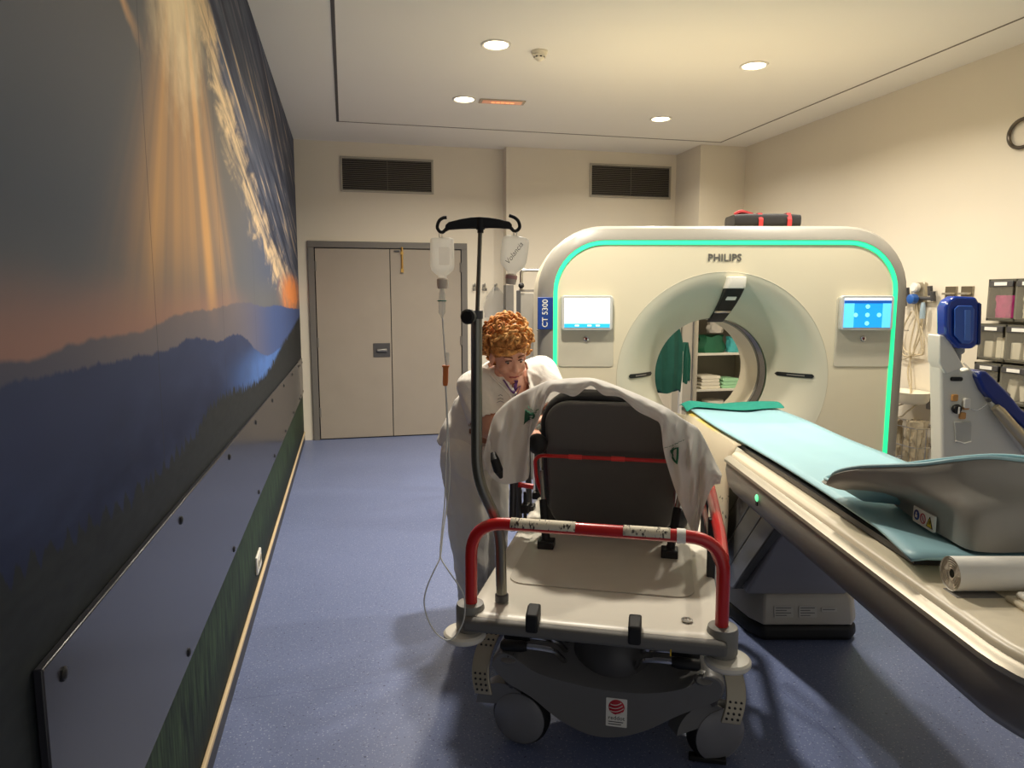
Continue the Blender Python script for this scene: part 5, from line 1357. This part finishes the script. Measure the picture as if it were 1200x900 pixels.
# ---- clothing
m, b = new_mat('white uniform cotton')
x, y, z, ov = obj_xyz()
c = cmix(nse(ov, 14, 4), rgb(226, 220, 210), rgb(236, 231, 222))
NX.nt.links.new(c, b.inputs['Base Color']); b.inputs['Roughness'].default_value = .85
bp = NX.nt.nodes.new('ShaderNodeBump'); bp.inputs['Strength'].default_value = .35; bp.inputs['Distance'].default_value = .02
w_ = nse(vec(x*1.0+z*.5, y, z*.6), 11, 3, .5, .8); NX.nt.links.new(w_.k, bp.inputs['Height']); NX.nt.links.new(bp.outputs['Normal'], b.inputs['Normal'])
M_cloth = m
def folds(o, amp, keep=None):
    """creases that run around the limbs and hang from the shoulders"""
    me = o.data; Vi = VIEW.inverted()
    for v in me.vertices:
        p = Vi @ v.co
        n_ = mnoise.noise(Vector((p.x*9+p.z*5, p.y*9, p.z*11)))+.5*mnoise.noise(Vector((p.x*22, p.y*22+p.z*9, p.z*14)))
        ridge = (1-abs(mnoise.noise(Vector((p.x*7+p.z*4.5, p.y*7, p.z*6+3)))))**4
        v.co = v.co+v.normal*amp*(n_*.7+ridge*.9-.3)
    me.update()
tr = MB(VIEW)
def tcap(a, b2, ra, rb): tr.capsule(a, b2, ra, rb)
tcap(hipR, kneeR, .108, .092); tcap(hipL, kneeL, .108, .092)
tcap(kneeR, ankR+Vector((.0, 0, .015)), .092, .062); tcap(kneeL, ankL+Vector((0, 0, .015)), .092, .062); tcap(hipR+Vector((0, 0, .03)), hipL+Vector((0, 0, .03)), .11, .11); tcap(hipR.lerp(hipL, .5), pel+Vector((0, 0, .02)), .13, .12)
trou = tr.build('trousers', M_cloth, body); remesh(trou, .009, 2); folds(trou, .010)
def cut(o, f):
    bm = bmesh.new(); bm.from_mesh(o.data); Vi = VIEW.inverted()
    bmesh.ops.delete(bm, geom=[v for v in bm.verts if f(Vi @ v.co)], context='VERTS'); bm.to_mesh(o.data); bm.free()
cut(trou, lambda p: p.z < .055)
trou.modifiers.new('s', 'SOLIDIFY').thickness = .003
tu = MB(VIEW)
def ucap(a, b2, ra, rb): tu.capsule(a, b2, ra, rb)
ucap(che+Vector((.0, 0, -.01)), wai, .152, .145); ucap(wai, pel+Vector((-.01, .0, -.02)), .148, .155); ucap(pel, pel+Vector((.02, -.01, -.10)), .155, .165)
ucap(pel+Vector((-.09, .04, .0)), pel+Vector((-.105, .05, -.02)), .075, .07)
ucap(shR, shL, .074, .078); ucap(che, nek+Vector((.0, .03, -.04)), .125, .075)
ucap(shR, shR.lerp(elR, .88), .072, .078); ucap(shL, shL.lerp(elL, .88), .080, .083)
ucap(shR.lerp(che, .3), wai, .09, .10); ucap(shL.lerp(che, .3), wai, .09, .10)
tun = tu.build('tunic', M_cloth, body); remesh(tun, .008, 3); folds(tun, .011)
# hem, sleeve ends and V neck
fd = Vector((.60, -.76, .22)).normalized(); sd = Vector((.76, .60, 0))
vn = nek+Vector((.01, -.03, .0))
def tcut(p):
    if p.z < .765+.10*max(0, min(1, (-.12-p.x)/.2)) and (p-pel).length < .6 and p.z < .86: 
        return True
    for s0, e0 in ((shR, elR), (shL, elL)):
        ax = (e0-s0); L_ = ax.length; ax = ax.normalized()
        t_ = (p-s0).dot(ax)
        if t_ > L_*.80 and ((p-s0)-ax*t_).length < .105: return True
    r_ = p-nek; f_ = r_.dot(fd); s_ = r_.dot(sd)
    if f_ > -.02 and r_.z < .05:
        dep = -r_.z
        if dep < .175 and abs(s_+.005) < .066*(1-max(0, dep+.02)/.195): return True
    if r_.z > .015 and math.hypot(r_.x, r_.y) < .085: return True
    return False
cut(tun, tcut)
sm = tun.modifiers.new('s', 'SOLIDIFY'); sm.thickness = .004; sm.offset = 0
# lapels, lanyard, emblem laid on the tunic
Vi = VIEW.inverted()
bt = BVHTree.FromPolygons([Vi @ v.co for v in tun.data.vertices], [tuple(p.vertices) for p in tun.data.polygons])
bb = BVHTree.FromPolygons([Vi @ v.co for v in body.data.vertices], [tuple(p.vertices) for p in body.data.polygons])
cam0 = Vector((0, 0, CAM_H))
def lay(px, py, off, skin=False):
    d = (Vi @ at(px, py, 1.0))-cam0; d.normalize(); best = None
    for t__ in ((bt, bb) if skin else (bt,)):
        h = t__.ray_cast(cam0, d)
        if h[0] and (best is None or h[3] < best[3]): best = h
    return (best[0]-d*off) if best else None
def ribbon(pts, w, m_, nm, off=.006, flat=.25, skin=False):
    q = []
    for i in range(len(pts)-1):
        for k in range(4):
            f = k/4; s_ = lay(pts[i][0]+(pts[i+1][0]-pts[i][0])*f, pts[i][1]+(pts[i+1][1]-pts[i][1])*f, off, skin)
            if s_: q.append(s_)
    s_ = lay(*pts[-1], off, skin)
    if s_: q.append(s_)
    if len(q) > 2: return MB(VIEW).tube(q, w, 8, flat=flat).build(nm, m_, body)
ribbon([(573, 438), (579, 444), (588, 452), (596, 460), (602, 472)], .009, M_cloth, 'lapel', .008, .5)
ribbon([(612, 440), (612, 445), (611, 452), (607, 464), (604, 474)], .009, M_cloth, 'lapel', .008, .5)
M_lan = mat('purple patterned lanyard', (96, 54, 120), .7, var=.5, scale=70)
lan = ribbon([(605, 446), (604.5, 450), (603.5, 455), (602, 461)], .0085, M_lan, 'lanyard', .012, skin=True)
ribbon([(590, 445), (594, 451), (598, 457), (602, 461)], .006, M_lan, 'lanyard', .010, skin=True)
ribbon([(602, 461), (606, 455), (610, 452), (607, 460), (603, 465), (606, 469)], .006, M_lan, 'lanyard_loop', .014, skin=True)
M_emb = mat('emblem grey', (120, 118, 120), .8)
for pts in ([(584, 464), (586.5, 462.5), (589, 464)], [(583, 468), (586.5, 466.5), (590, 468)], [(582.5, 471.5), (586.5, 470), (590.5, 471.5)]):
    ribbon(pts, .0012, M_emb, 'tunic_emblem', .006, 1)
# shoes
for an in (ankR, ankL):
    s = MB(VIEW); t_ = an+Vector((.125, -.10, -.05))
    s.capsule(an+Vector((-.025, .02, -.04)), t_, .045, .040); s.capsule(an+Vector((-.005, .004, -.02)), an+Vector((.05, -.04, -.04)), .045, .042)
    sh_ = s.build('shoe', mat('white clog', (220, 216, 208), .4), body); remesh(sh_, .006, 2)
    cut(sh_, lambda p: p.z < .0)
EXPO = 0.08
# ================================================================== CAMERA, WORLD
cam = bpy.data.cameras.new('camera'); cam.sensor_width = 36; cam.lens = FPX/1200*36; cam.clip_start = .05
co = bpy.data.objects.new('camera', cam); COL.objects.link(co)
co.location = (0, 0, CAM_H); co.rotation_euler = (PI/2-PITCH, 0, -TH)
SC.camera = co
w = bpy.data.worlds.new('world'); SC.world = w; w.use_nodes = True
w.node_tree.nodes['Background'].inputs[0].default_value = (1.0, .97, .92, 1)
w.node_tree.nodes['Background'].inputs[1].default_value = .42
vs = SC.view_settings; vs.view_transform = 'Standard'; vs.look = 'None'; vs.gamma = 1; vs.use_curve_mapping = False; vs.exposure = EXPO
SC.cycles.use_denoising = True
SC.cycles.max_bounces = 8; SC.cycles.diffuse_bounces = 5; SC.cycles.transparent_max_bounces = 12
SC.cycles.sample_clamp_indirect = 4
